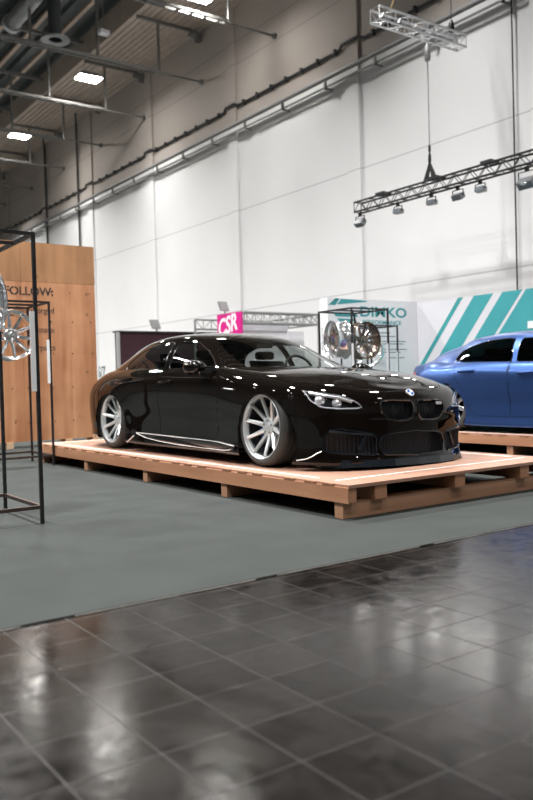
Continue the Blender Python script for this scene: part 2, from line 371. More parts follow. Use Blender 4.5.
# hanging lamps
for (x, y, z, lab) in ((11.2,25.75,11.42,'hanging hall lamp seen whole, middle one of the three lit lamps'),(11.25,33.1,11.42,'farthest and smallest of the three lit hanging hall lamps'),(11.42,18.75,11.42,'nearest hanging hall lamp, cut by the top edge')):
    t = thing('hanging_lamp', lab, 'lamp', (x,y,z), group='hanging hall lamps')
    W(MB().box((x-.42,y-.29,z+.04),(x+.42,y+.29,z+.10), .012).box((x-.30,y-.2,z+.10),(x+.30,y+.2,z+.21), .02), 'lamp_housing', M_lampcase, t)
    W(MB().box((x-.385,y-.255,z+.01),(x+.385,y+.255,z+.045)), 'diffuser', M_lit, t)
    w = MB()
    for dx in (-.25,.25): w.tube([(x+dx,y,z+.2),(x,y,z+.75)], .008, 5)
    w.tube([(x,y,z+.75),(x,y,12.64)], .008, 5); W(w, 'hanger_wire', M_steel, t)
# ------------------------------------------------------------------ hanging trusses
def box_truss(mb, p, q, s, r, rd, seg, up=(0,0,1)):
    p = Vector(p); q = Vector(q); d = (q-p).normalized(); u = Vector(up); v = d.cross(u).normalized()
    L = (q-p).length; n = max(2, round(L/seg)); cs = [(-1,-1),(1,-1),(1,1),(-1,1)]
    P = lambda i, k: p+d*(L*i/n)+v*cs[k][0]*s/2+u*cs[k][1]*s/2
    for k in range(4): mb.tube([P(0,k), P(n,k)], r, 8)
    for k in range(4):
        j = (k+1) % 4
        for i in range(n):
            a, b = (k, j) if i % 2 == 0 else (j, k)
            mb.tube([P(i,a), P(i+1,b)], rd, 5)
        for i in (0, n): mb.tube([P(i,k), P(i,j)], rd, 5)
    return mb
t = thing('hanging_truss', 'black lighting truss with floodlights hanging in front of the white wall', 'truss', (12,11.07,4.62))
W(box_truss(MB(), (12,13.22,4.735),(12,7.3,4.735), .21, .022, .009, .19), 'truss_frame', M_black, t)
for y in (12.4, 10.9, 9.6): W(MB().box((11.87,y-.12,4.84),(12.13,y+.12,4.90)), 'clamp_plate', M_black, t)
W(MB().bar((12,11.23,4.86),(12,11.07,5.2), .04).bar((12,10.91,4.86),(12,11.07,5.2), .04).bar((12,11.14,4.86),(12,11.07,5.2), .03).bar((12,11.0,4.86),(12,11.07,5.2), .03), 'lifting_sling', M_black, t)
t = thing('chain_hoist_cable', 'thin vertical hoist cable between the silver truss and the black truss', 'cable', (12,11.07,5.2))
W(MB().tube([(12,11.07,5.2),(12,11.07,7.62)], .014, 6), 'cable', M_steel, t)
W(MB().lathe([(7.22,.0),(7.22,.05),(7.3,.065),(7.5,.06),(7.56,.02),(7.64,.02)], 12, 'Z', org=(12,11.07,0)), 'upper_hook', M_lampcase, t)
W(MB().lathe([(5.205,.02),(5.23,.032),(5.36,.032),(5.41,.015),(5.46,.028),(5.54,.028),(5.57,.014)], 12, 'Z', org=(12,11.07,0)), 'lower_hook', M_black, t)
t = thing('upper_truss', 'silver aluminium truss hanging near the ceiling at top right', 'truss', (12,11.07,7.66))
W(box_truss(MB(), (10.60,11.07,7.80),(13.02,11.07,7.80), .24, .024, .010, .22), 'truss_frame', M_alu, t)
W(MB().tube([(10.98,11.07,7.92),(11.1,11.07,8.2),(11.1,11.07,13.4)], .012, 6), 'hanger_wire', mat('yellow_sling', (.55,.38,.12), .6, noise=.1), t)
W(MB().tube([(12.72,11.07,7.92),(12.72,11.07,13.0)], .01, 6), 'hanger_wire', M_cable, t)
W(MB().lathe([(7.92,.02),(7.98,.06),(8.12,.06),(8.2,.02)], 10, 'Z', org=(12.72,11.07,0)), 'hook', M_black, t)
def floodlight(y, lab, tilt, dx=0., size=1.):
    size *= .85
    """loc is the clamp point under the truss"""
    t = thing('floodlight', lab, 'lamp', (12+dx,y,4.60), group='floodlights on the black truss')
    w, h, d = .24*size, .12*size, .13*size
    W2 = lambda mb, nm, m: mb.obj(nm, m, t)
    W2(MB().box((-.025,-.03,-.07),(.025,.03,.02)), 'clamp', M_black)
    W2(MB().bar((0,-w/2-.012,-.2*size),(0,-w/2-.012,-.07), .02, .01).bar((0,w/2+.012,-.2*size),(0,w/2+.012,-.07), .02, .01).bar((0,-w/2-.017,-.07),(0,w/2+.017,-.07), .02, .012), 'yoke', M_black)
    c, s = math.cos(tilt), math.sin(tilt); z0 = -.2*size
    R = lambda x, yy, z: (x*c-z*s, yy, z0+x*s+z*c)
    b = MB().box((-d/2,-w/2,-h/2),(d/2,w/2,h/2), .015)
    for k in range(5):
        yy = -w*.4+w*.2*k; b.box((d/2,yy-.006,-h*.42),(d/2+.03,yy+.006,h*.42))
    b.V = [R(*v) for v in b.V]; ho = W2(b, 'lamp_body', M_flood)
    g = MB().box((-d/2-.008,-w*.44,-h*.42),(-d/2+.002,w*.44,h*.42)); g.V = [R(*v) for v in g.V]; g.obj('front_glass', M_floodgl, ho)
floodlight(13.13, 'floodlight at the left end of the black truss, tilted steeply', 1.0, -.02, 1.25)
floodlight(11.98, 'second floodlight from the left end of the black truss', -.1)
floodlight(11.05, 'floodlight on the black truss just below the lifting sling', -.05)
floodlight(10.37, 'pale tilted floodlight, fourth from the left end of the black truss', .5, 0, 1.15)
floodlight(9.83, 'floodlight second from the right on the black truss', -.1)
floodlight(8.80, 'large floodlight at the right edge under the black truss', .7, 0, 1.6)

# ------------------------------------------------------------------ stand walls
t = thing('exhibition_wall', 'white stand wall with teal lettering and chevron logo behind the wheel racks', 'wall', (11,11.8,0))
W(MB().box((9.785,11.70,0),(12.24,11.92,2.52)), 'panel', M_white, t)
fy = lambda y: (lambda a,b,d: (a,y-d,b))
W(MB().prism([(9.81,2.385),(9.84,2.385),(10.06,2.53-.012),(10.0,2.515)], fy(11.70), 0, .004).prism([(9.83,2.385),(9.99,2.385),(10.10,2.512),(9.985,2.512)], fy(11.70), 0, .004), 'logo_stripe', M_teal, t)
W(MB().prism([(10.03,2.40),(10.80,2.475),(10.80,2.495),(10.14,2.512)], fy(11.70), 0, .004), 'logo_triangle', M_teal, t)
W(MB().prism([(9.90,2.25),(10.50,2.25),(10.56,2.17),(10.0,2.17)], fy(11.70), 0, .004).prism([(10.02,2.13),(10.46,2.13),(10.40,2.05),(10.12,2.05)], fy(11.70), 0, .004), 'logo_chevron', M_teal, t)
WT(text('lettering', 'DIMKO', .272, M_teal, t, basis((10.60,11.697,2.19),(1,0,0),(0,0,1)), .006, .002, sx=1.47), t)
WT(text('lettering', 'PERFORMANCE', .118, M_teal, t, basis((10.66,11.697,2.035),(1,0,0),(0,0,1)), .001, .002, sx=1.32), t)
for k, (x0, x1, z) in enumerate(((11.1,11.42,1.86),(11.1,11.56,1.79),(11.15,11.85,1.69),(11.15,11.78,1.64),(11.25,11.88,1.53),(11.2,11.7,1.47),(11.3,11.8,1.36))):
    W(MB().box((x0,11.696,z),(x1,11.70,z+.018)), 'caption_line', M_greytx, t)
WT(text('lettering', 'performance', .085, M_greytx, t, basis((9.783,11.85,1.52),(0,0,1),(0,1,0)), 0, .002), t)
t = thing('exhibition_wall', 'white stand wall with broad slanting teal stripes behind the blue car', 'wall', (12.3,9.4,0))
W(MB().box((12.2,6.4,0),(12.4,11.70,2.5)), 'panel', mat('white_print', (.66,.66,.70), .5, noise=.02, nscale=2), t)
fx = lambda a,b,d: (12.2-d,a,b)
def stripe(ya, yb, m):
    """slanted band between top points ya>yb, running down and towards +Y, cut at the corner"""
    k = .82; poly = []
    def at(y0, z): return y0+k*(2.5-z)
    zc = lambda y0: 2.5-(11.69-y0)/k
    poly = [(yb,2.498),(ya,2.498)]
    if zc(ya) > .02: poly.append((11.69,zc(ya)))
    else: poly.append((at(ya,.02),.02))
    if zc(yb) > .02: poly.append((11.69,zc(yb)))
    else:
        if zc(ya) > .02: poly.append((11.69,.02))
        poly.append((at(yb,.02),.02))
    return W(MB().prism(poly, fx, 0, .004), 'teal_stripe', m, t)
stripe(10.59,10.47,M_tealdk); stripe(10.20,9.74,M_teal); stripe(9.53,9.09,M_teal)
W(MB().prism([(6.42,2.498),(9.01,2.498),(11.04,.02),(6.42,.02)], fx, 0, .004), 'teal_stripe', M_teal, t)
W(MB().box((12.188,8.35,1.785),(12.197,8.985,1.915)), 'white_sign', M_whiteb, t)
# pink sign with the truss framed stand
t = thing('hanging_sign', 'magenta sign panel with white slanted lettering beyond the black car', 'sign', (10.02,15.5,0))
W(MB().box((10.02,15.02,1.6),(10.07,16.03,2.555)), 'panel', M_pink, t)
WT(text('lettering', 'CSR', .54, M_whiteb, t, Matrix.Translation((10.017,15.99,2.03)) @ basis((0,0,0),(0,-.985,.17),(0,.17,.985)), .014, .003, sx=.86, shear=.28), t)
W(MB().box((10.03,15.05,0),(10.06,15.09,1.6)).box((10.03,15.96,0),(10.06,16.0,1.6)), 'post', M_alu, t)
t = thing('truss_booth', 'grey truss framed booth with pale cloth walls beyond the black car', 'booth', (11.2,16,0))
fr = MB()
def ladder(p, q, h, n):
    p = Vector(p); q = Vector(q); z = Vector((0,0,h))
    fr.tube([p,q], .026, 6); fr.tube([p-z,q-z], .026, 6)
    for i in range(n+1):
        a = p.lerp(q, i/n); fr.tube([a,a-z], .012, 5)
        if i < n: b = p.lerp(q, (i+1)/n); fr.tube([a-z,b] if i % 2 else [a,b-z], .010, 5)
ladder((10.10,15.0,2.54),(12.25,15.0,2.54), .24, 9); ladder((10.10,15.25,2.54),(12.25,15.25,2.54), .24, 9)
ladder((12.25,15.0,2.54),(12.25,17.2,2.54), .24, 9); ladder((10.1,17.2,2.54),(12.25,17.2,2.54), .24, 9)
for x, y in ((12.25,15.0),(12.25,17.2),(10.1,17.2)): fr.tube([(x,y,0),(x,y,2.54)], .03, 6)
W(fr, 'truss_frame', M_steel, t)
W(MB().box((10.12,15.5,0),(11.68,15.54,2.30)), 'front_cloth', M_fabric, t)
W(MB().box((11.72,15.5,0),(12.2,15.54,2.16)), 'side_cloth', M_white, t)
W(MB().box((10.12,15.48,2.16),(11.68,15.5,2.30)), 'header_band', mat('header_grey', (.55,.55,.58), .7, noise=.05), t)
def spot(loc, lab, s):
    t = thing('booth_spotlight', lab, 'lamp', loc)
    MB().box((-.02*s,-.02*s,0),(.02*s,.02*s,.12*s)).obj('stem', M_lampcase, t)
    b = MB().box((-.13*s,-.05*s,.08*s),(.13*s,.05*s,.34*s), .02*s); k = .35
    b.V = [(x-(z-.08*s)*k, y, z) for x, y, z in b.V]; b.obj('lamp_head', M_lampcase, t)
spot((10.045,15.72,2.555), 'small grey spotlight standing on top of the magenta sign', .85)
# maroon booth
t = thing('curtain_booth', 'dark maroon booth wall between the plywood wall and the magenta sign', 'booth', (10.8,20.2,0))
W(MB().box((9.34,20.0,0),(12.6,20.25,2.40)), 'curtain', M_maroon, t)
W(MB().box((9.30,19.95,2.40),(12.65,20.3,2.44)), 'top_rail', M_black, t)
W(MB().box((9.26,19.93,0),(9.34,20.0,2.40)), 'post', M_lampcase, t)
spot((10.55,20.1,2.44), 'small grey spotlight standing on top of the maroon booth', 1.0)
ls = MB()
o = text('lettering', 'S/7', .62, mat('wall_marking', (.10,.14,.14), .7, noise=.2), wr, basis((13.994,32.15,1.35),(0,-1,0),(0,0,1)), .01, .002)
# ------------------------------------------------------------------ plywood wall
t = thing('plywood_wall', 'tall plywood wall with black stencilled lettering behind the platform', 'wall', (4.1,12.65,0))
ps = W(MB().box((4.225,12.6,.10),(5.47,12.68,2.648)), 'plywood_sheet', W_ply, t); W(MB().box((2.975,12.6,.10),(4.222,12.68,2.648)), 'plywood_sheet', W_ply, t)
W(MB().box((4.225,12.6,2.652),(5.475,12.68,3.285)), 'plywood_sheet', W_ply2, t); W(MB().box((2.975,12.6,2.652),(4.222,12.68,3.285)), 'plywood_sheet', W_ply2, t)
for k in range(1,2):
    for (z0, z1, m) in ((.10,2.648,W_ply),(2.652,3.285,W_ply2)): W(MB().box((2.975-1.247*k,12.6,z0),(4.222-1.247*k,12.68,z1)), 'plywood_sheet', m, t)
W(MB().box((1.8,12.68,.1),(5.45,12.86,.2)).box((1.8,12.68,3.1),(5.45,12.78,3.2)), 'back_frame', W_pinex, t)
for x in (2.0, 3.0, 3.91, 4.88, 5.36): W(MB().box((x,12.58,0),(x+.11,12.9,.10)), 'skid_foot', W_end, t)
sc = MB()
for x in (4.3,4.72,5.05,5.38,4.05,3.5):
    for z in (.4,.95,1.5,2.02,2.5): sc.lathe([(12.597,0),(12.597,.011),(12.60,.012)], 8, 'Y', org=(x+random.uniform(-.02,.02),0,z))
tag(W(sc, 'screw_heads', M_stencil, t), kind='stuff')
WT(text('lettering', 'FOLLOW:', .185, M_stencil, t, basis((4.755,12.598,2.44),(1,0,0),(0,0,1)), .004, .001, 'RIGHT', 1.0, 0, .011), t)
for s, z in (('@autoforged',2.155),('@wheelstate:',1.845),('@rollerparts',1.555)):
    WT(text('lettering', s, .135, M_stencil, t, basis((4.76,12.598,z),(1,0,0),(0,0,1)), .001, .001, 'RIGHT', .92, 0, .008), t)
# ------------------------------------------------------------------ platforms
def platform(name, lab, x0, x1, y0, y1, skids, posts, inset):
    t = thing(name, lab, 'platform', ((x0+x1)/2,(y0+y1)/2,0))
    ny = max(1, round((y1-y0)/1.25)); nx = 2
    for i in range(ny):
        for j in range(nx):
            a, b = y0+(y1-y0)*i/ny, y0+(y1-y0)*(i+1)/ny; c, d = x0+(x1-x0)*j/nx, x0+(x1-x0)*(j+1)/nx
            W(MB().box((c+.001,a+.001,.217),(d-.001,b-.001,.24)), 'deck_sheet', W_deck, t)
    for k, x in enumerate(posts):
        w = .075 if k in (0, len(posts)-1) else .115
        W(MB().box((x,y0+.02,.115),(x+w,y1-.02,.217)).box((x+.002,y0+.018,.117),(x+w-.002,y0+.02,.215)), 'joist', W_pine, t)
    W(MB().box((x0-.012,y0-.004,.115),(x0+.0,y1,.222)), 'side_board', W_pine, t)
    y = y0+.15; me = MATS.get('ply_edge_brown') or mat('ply_edge_brown', (.26,.12,.06), .7, noise=.2, nscale=20)
    while y < y1-.3: W(MB().box((x0-.0135,y,.222),(x0-.0,y+.12,.237)), 'end_grain', me, t); y += .31+.12*math.sin(y*7)
    for y in skids: W(MB().box((x0+.004,y,0),(x1-.03,y+.09,.115), .003), 'skid', W_pinex, t)
    e = inset
    for a, b in (((x0+e,y0+e+.36,.24),(x0+e+.028,y1-e,.2408)),((x0+e,y0+e+.14,.24),(x1-e-.02,y0+e+.168,.2408)),((x1-e-.03,y0+e+.3,.24),(x1-e,y1-e,.2408)),((x0+e,y1-e-.03,.24),(x1-e,y1-e,.2408))):
        W(MB().box(a,b), 'tape_strip', M_tape, t)
    return t
platform('wooden_platform', 'large pine and plywood platform carrying the black car', 3.545, 5.92, 4.06, 10.06, (4.13,5.60,7.05,8.53,9.93), (3.555,3.80,4.62,5.40,5.83), .115)
platform('wooden_platform', 'pine and plywood platform carrying the blue car behind the black one', 7.88, 10.1, 3.0, 8.55, (3.1,4.55,6.05,7.45,8.4), (7.89,8.2,9.0,9.6,10.02), .10)
# ------------------------------------------------------------------ wheels
M_silver = mat('brushed_silver', (.80,.84,.85), .30, .6, noise=.02, nscale=4)
M_polish = mat('polished_rim', (.86,.88,.90), .16, .9, noise=.04, nscale=12, rvar=.04)
M_bronze = mat('dark_bronze', (.30,.25,.21), .22, .9, noise=.1, nscale=10, rvar=.05)
M_gunrim = mat('grey_rim', (.42,.44,.46), .28, .85, noise=.05, nscale=20)
M_barrel = mat('barrel_shade', (.04,.043,.046), .35, .6, noise=.08)  # dark tone stands in for the shade behind the spokes
M_disc   = mat('brake_disc', (.35,.35,.36), .35, .9, noise=.1, nscale=40)
M_blue   = mat('caliper_blue', (.015,.05,.28), .35, coat=.4, noise=.05)
def rim_mesh(R, depth):
    k = R/.283
    prof = [(-.004,.276),(0,.282),(-.006,.2865),(-.016,.2865),(-.022,.281),(-.05,.270),(-.10,.258),(-depth+.05,.258),(-depth+.015,.276),(-depth,.286),(-depth,.279),
            (-depth+.02,.262),(-depth+.06,.248),(-.10,.249),(-.058,.250),(-.052,.262),(-.030,.264),(-.026,.270)]
    return MB().lathe([(a,r*k) for a, r in prof], 64, 'X', True)
def shade_barrel(o, m):
    """paints the shade inside the barrel as a darker colour"""
    o.data.materials.append(m)
    for p in o.data.polygons:
        c = p.center
        if c.x < -.045 and c.y**2+c.z**2 < .0700: p.material_index = 1
def spoke_mesh(R, ang, dish, w0, w1, twist=.0):
    k = R/.283; b = MB(); secs = []
    for r, x, w, th in ((.035,-dish,w0*1.1,.035),(.085,-dish*.94,w0,.032),(.14,-dish*.72,w0*.8+w1*.2,.028),(.20,-dish*.44,w0*.4+w1*.6,.024),(.245,-dish*.24,w1,.022),(.266,-.016,w1*1.12,.02)):
        r *= k; tw = twist*(r/.283)
        secs.append([(x+dx, dy+tw, r) for dx, dy in ((-th,-w/2),(-.007,-w/2),(0,-w/2+.009),(-.004,0),(0,w/2-.009),(-.007,w/2),(-th,w/2))])
    c, s = math.cos(ang), math.sin(ang)
    V = [(x, y*c-z*s, y*s+z*c) for sec in secs for x, y, z in sec]; F = []; n = 7
    for i in range(len(secs)-1):
        for j in range(n): F.append((i*n+j, i*n+(j+1)%n, (i+1)*n+(j+1)%n, (i+1)*n+j))
    F += [tuple(range(n)), tuple((len(secs)-1)*n+j for j in reversed(range(n)))]
    return b.add(V, F)
def hub_mesh(dish):
    b = MB().lathe([(-dish-.06,.0),(-dish-.06,.085),(-dish+.002,.080),(-dish+.008,.070),(-dish+.004,.040),(-dish+.014,.036),(-dish+.018,.028),(-dish+.02,0)], 40)
    return b
def bolt_mesh(dish, i):
    a = 2*PI*i/5+.3
    return MB().lathe([(-dish,.010),(-dish+.013,.010),(-dish+.015,.006),(-dish+.015,0)], 10, org=(0,.056*math.cos(a),.056*math.sin(a)))
def tyre_mesh(R, T, depth):
    d = depth; prof = [(-.012,R-.003),(.0,R+.009),(.003,R+.020),(-.004,T-.020),(-.018,T-.008),(-.036,T-.002)]
    n = 5; lo, hi = -d+.042, -.042
    for i in range(n):
        a = hi+(lo-hi)*i/n; b = hi+(lo-hi)*(i+1)/n; w = (a-b)
        prof += [(a-.001,T),(b+.011,T)]
        if i < n-1: prof += [(b+.009,T-.008),(b+.001,T-.008)]
    prof += [(-d+.03,T-.002),(-d+.012,T-.010),(-d-.002,T-.022),(-d-.006,R+.016),(-d+.012,R-.003)]
    mb = MB().lathe(prof, 72, 'X')
    # slanted tread blocks on the shoulder
    for i in range(36):
        a = 2*PI*i/36
        for x0, x1 in ((-.008,-.040),(-d+.008,-d+.040)):
            V = []
            for x, r, da in ((x0,T-.016,0),(x1,T+.0015,.03),(x1,T+.0015,.10),(x0,T-.016,.07)): V.append((x, r*math.cos(a+da), r*math.sin(a+da)))
            V += [(x, y*.965, z*.965) for x, y, z in V]
            mb.add(V, [(0,1,2,3),(7,6,5,4),(0,4,5,1),(1,5,6,2),(2,6,7,3),(3,7,4,0)])
    return mb
def build_wheel(parent, matrix, ms, R=.283, T=.330, depth=.255, dish=.078, nsp=10, w0=.046, w1=.036, tyre=True, caliper=None, ang0=.15):
    """part 'wheel' (the rim) with its spokes, hub and tyre as sub-parts; face points along +x"""
    rim = rim_mesh(R, depth).obj('wheel', ms, parent); rim.matrix_basis = matrix; shade_barrel(rim, M_barrel)
    for i in range(nsp): spoke_mesh(R, ang0+2*PI*i/nsp, dish, w0, w1, .012).obj('spoke', ms, rim)
    hub_mesh(dish).obj('hub_cap', ms, rim)
    for i in range(5): bolt_mesh(dish, i).obj('wheel_bolt', M_gunrim, rim)
    if tyre: tyre_mesh(R, T, depth).obj('tyre', M_rubber, rim)
    if caliper is not None:
        MB().lathe([(-dish-.085,.07),(-dish-.085,.195),(-dish-.115,.195),(-dish-.115,.07)], 48, 'X', True).obj('brake_disc', M_disc, rim)
        b = MB(); n = 10
        for i in range(n):
            a0 = caliper-.42+.84*i/n; a1 = caliper-.42+.84*(i+1)/n
            V = [(x, r*math.cos(a), r*math.sin(a)) for a in (a0,a1) for x, r in ((-dish-.062,.125),(-dish-.062,.215),(-dish-.135,.215),(-dish-.135,.125))]
            b.add(V, [(0,1,2,3),(7,6,5,4),(0,4,5,1),(1,5,6,2),(2,6,7,3),(3,7,4,0)])
        b.obj('brake_caliper', M_blue, rim)
    return rim
def display_wheel(label, loc, normal, ms, mhub=None, R=.283, nsp=10, depth=.26, dish=.085, w0=.046, w1=.034, rod_top=None):
    """a bare rim hung in a rack; the thing is the rim"""
    t = thing('display_wheel', label, 'wheel', loc, group='wheels shown in the steel racks')
    nrm = Vector(normal).normalized(); q = Vector((1,0,0)).rotation_difference(nrm)
    M = Matrix.Translation(nrm*depth/2) @ q.to_matrix().to_4x4()
    rim = rim_mesh(R, depth).obj('barrel', ms, t); rim.matrix_basis = M
    for i in range(nsp): spoke_mesh(R, .1+2*PI*i/nsp, dish, w0, w1, .012).obj('spoke', mhub or ms, rim)
    hub_mesh(dish).obj('hub_cap', mhub or ms, rim)
    return t
def rack(label, x0, x1, y0, y1, h, strips, cross=None):
    t = thing('wheel_rack', label, 'rack', ((x0+x1)/2,(y0+y1)/2,0), group='steel wheel racks')
    s = .025; zb = .12
    for x in (x0, x1-s):
        for y in (y0, y1-s): W(MB().box((x,y,0),(x+s,y+s,h), .002), 'post', M_rack, t)
    for z, nm, m in ((h-s,'top_rail',M_rack),(zb-s/2,'lower_rail',M_rust)):
        for y in (y0, y1-s): W(MB().box((x0+s,y,z),(x1-s,y+s,z+s)), nm, m, t)
        for x in (x0, x1-s): W(MB().box((x,y0+s,z),(x+s,y1-s,z+s)), nm, m, t)
    for x, y, za, zc in strips: W(MB().box((x-.034,y-.006,za),(x+.0,y+.002,zc)), 'white_strip', M_whiteb, t)
    xm, ym = (x0+x1)/2, (y0+y1)/2
    W(MB().box((x0+s,ym-.0125,h-s),(x1-s,ym+.0125,h)), 'middle_rail', M_rack, t)
    zz = cross or h-.42
    W(MB().bar((xm-.07,ym,zz),(xm,ym,h-s), .016).bar((xm+.07,ym,zz),(xm,ym,h-s), .016).bar((xm-.08,ym,zz),(xm+.08,ym,zz), .02), 'hanger_bracket', M_black, t)
    return t
rack('tall black steel rack nearest the camera at the left edge', 1.105,1.94,5.45,6.30,2.035, ((1.914,5.452,.93,1.485),), 1.84)
display_wheel('polished wheel cut by the left edge in the nearest rack', (1.60,5.90,1.60), (.62,-.78,.0), M_polish, dish=.07)
rack('black steel rack behind the nearest one, beside the platform end', 2.72,3.53,9.48,10.28,2.005, ((3.505,9.482,1.005,1.535),), 1.86)
display_wheel('polished many spoked wheel in front of the lettered plywood wall', (3.13,9.80,1.60), (-.10,-.99,.05), M_polish, R=.30, dish=.07)
rack('black steel rack beyond the bonnet of the black car', 7.95,8.715,8.95,9.74,2.03, ((7.975,8.952,.93,1.49),(8.69,8.952,.93,1.49)), 1.80)
display_wheel('polished deep wheel showing its hollow back in the rack behind the bonnet', (8.09,9.43,1.57), (.96,-.28,.0), M_polish, M_bronze, R=.30, depth=.24)
display_wheel('dark bronze wheel facing the camera in the rack behind the bonnet', (8.45,9.24,1.55), (.05,-.99,.0), M_bronze, None, R=.29, depth=.18)
rack('farthest black steel rack, in front of the white stand wall', 10.0,10.80,10.85,11.60,1.95, ((10.776,10.852,.90,1.46),), 1.72)
display_wheel('chrome wheel in the farthest rack, below the teal lettering', (10.33,11.2,1.49), (-.75,-.66,0), M_polish, None, R=.30, depth=.26)

# ------------------------------------------------------------------ car surfaces
# ---- control table of the sedan's lower body (right half): s back from the nose, w out from the centre line, z up
def _col(s, w, a, rows, r8, r9, r10):
    a = math.radians(a); ns, nw = -math.cos(a), math.sin(a)
    return [(s-ns*i, w-nw*i, z) for z, i in rows] + [r8, r9, r10]
FR = [(.07,.15),(.065,-.01),(.15,.015),(.27,.02),(.38,.012),(.47,0),(.55,.02),(.62,.07)]
BODY = [
 _col(.02,0,0,FR,(.19,0,.668),(.25,0,.700),(.31,0,.722)),
 _col(.03,.25,5,FR,(.23,.19,.688),(.30,.12,.722),(.37,0,.742)),
 _col(.07,.45,14,FR,(.29,.32,.71),(.37,.20,.745),(.44,0,.764)),
 _col(.16,.65,30,[(.05,.15),(.048,-.005),(.15,.008),(.27,.01),(.39,0),(.49,0),(.58,.025),(.64,.07)],(.37,.43,.73),(.45,.26,.768),(.52,0,.783)),
 _col(.30,.80,48,[(.055,.12),(.052,-.002),(.16,.01),(.28,.005),(.42,0),(.52,.005),(.60,.02),(.655,.06)],(.46,.52,.748),(.55,.30,.79),(.61,0,.80)),
 _col(.45,.88,65,[(.06,.10),(.056,0),(.17,.01),(.30,.005),(.44,0),(.55,.005),(.62,.02),(.67,.07)],(.57,.58,.766),(.67,.33,.807),(.73,0,.815)),
 _col(.62,.92,80,[(.065,.1),(.062,0),(.18,.01),(.32,0),(.48,0),(.58,.005),(.655,.03),(.70,.09)],(.72,.60,.783),(.82,.35,.824),(.86,0,.83)),
 _col(.89,.947,90,[(.085,.1),(.085,0),(.18,.005),(.34,0),(.52,0),(.63,.012),(.70,.045),(.755,.13)],(.92,.62,.803),(.96,.36,.836),(1.,0,.842)),
 _col(1.25,.935,90,[(.085,.1),(.085,.005),(.19,.01),(.36,.01),(.54,0),(.67,.01),(.745,.035),(.80,.12)],(1.25,.62,.83),(1.25,.36,.855),(1.25,0,.86)),
 _col(1.65,.915,90,[(.085,.1),(.085,.015),(.19,.02),(.36,.02),(.54,0),(.69,.003),(.775,.03),(.845,.10)],(1.6,.60,.86),(1.55,.35,.87),(1.5,0,.873)),
 _col(2.2,.91,90,[(.085,.1),(.085,.015),(.19,.02),(.36,.02),(.54,.002),(.70,0),(.785,.03),(.855,.09)],(2.2,.60,.845),(2.15,.35,.845),(2.1,0,.845)),
 _col(2.75,.912,90,[(.085,.1),(.085,.015),(.19,.02),(.36,.02),(.54,.002),(.72,0),(.80,.03),(.868,.09)],(2.75,.60,.845),(2.75,.35,.845),(2.75,0,.845)),
 _col(3.3,.925,90,[(.09,.1),(.09,.015),(.19,.015),(.36,.015),(.54,.003),(.735,.005),(.815,.035),(.885,.11)],(3.3,.60,.85),(3.3,.35,.85),(3.3,0,.85)),
 _col(3.6,.94,90,[(.10,.1),(.10,.01),(.20,.01),(.36,.005),(.54,0),(.72,.01),(.815,.05),(.89,.14)],(3.6,.60,.86),(3.6,.35,.86),(3.6,0,.86)),
 _col(3.86,.95,90,[(.11,.1),(.11,.01),(.21,.01),(.36,0),(.54,0),(.70,.015),(.81,.06),(.89,.17)],(3.9,.60,.875),(3.9,.35,.875),(3.9,0,.875)),
 _col(4.2,.94,93,[(.12,.12),(.12,.02),(.22,.015),(.36,0),(.54,0),(.69,.015),(.785,.06),(.872,.17)],(4.2,.58,.885),(4.2,.33,.89),(4.2,0,.89)),
 _col(4.5,.89,105,[(.13,.12),(.13,.03),(.23,.02),(.36,.005),(.54,0),(.65,.012),(.74,.055),(.832,.16)],(4.43,.55,.868),(4.40,.30,.88),(4.38,0,.882)),
 _col(4.75,.77,130,[(.14,.12),(.14,.04),(.24,.025),(.36,.01),(.54,0),(.63,.015),(.72,.05),(.80,.11)],(4.60,.50,.842),(4.55,.28,.858),(4.52,0,.862)),
 _col(4.92,.55,155,[(.15,.12),(.15,.05),(.25,.03),(.36,.015),(.54,0),(.64,.012),(.735,.035),(.80,.06)],(4.77,.40,.832),(4.70,.22,.845),(4.66,0,.85)),
 _col(4.985,.28,170,[(.15,.12),(.15,.05),(.25,.03),(.36,.015),(.54,0),(.65,.01),(.75,.03),(.815,.05)],(4.85,.20,.832),(4.80,.12,.838),(4.76,0,.842)),
 _col(5.0,0,180,[(.15,.12),(.15,.05),(.25,.03),(.36,.015),(.54,0),(.65,.01),(.75,.03),(.82,.05)],(4.89,0,.833),(4.85,0,.836),(4.82,0,.838)),
]
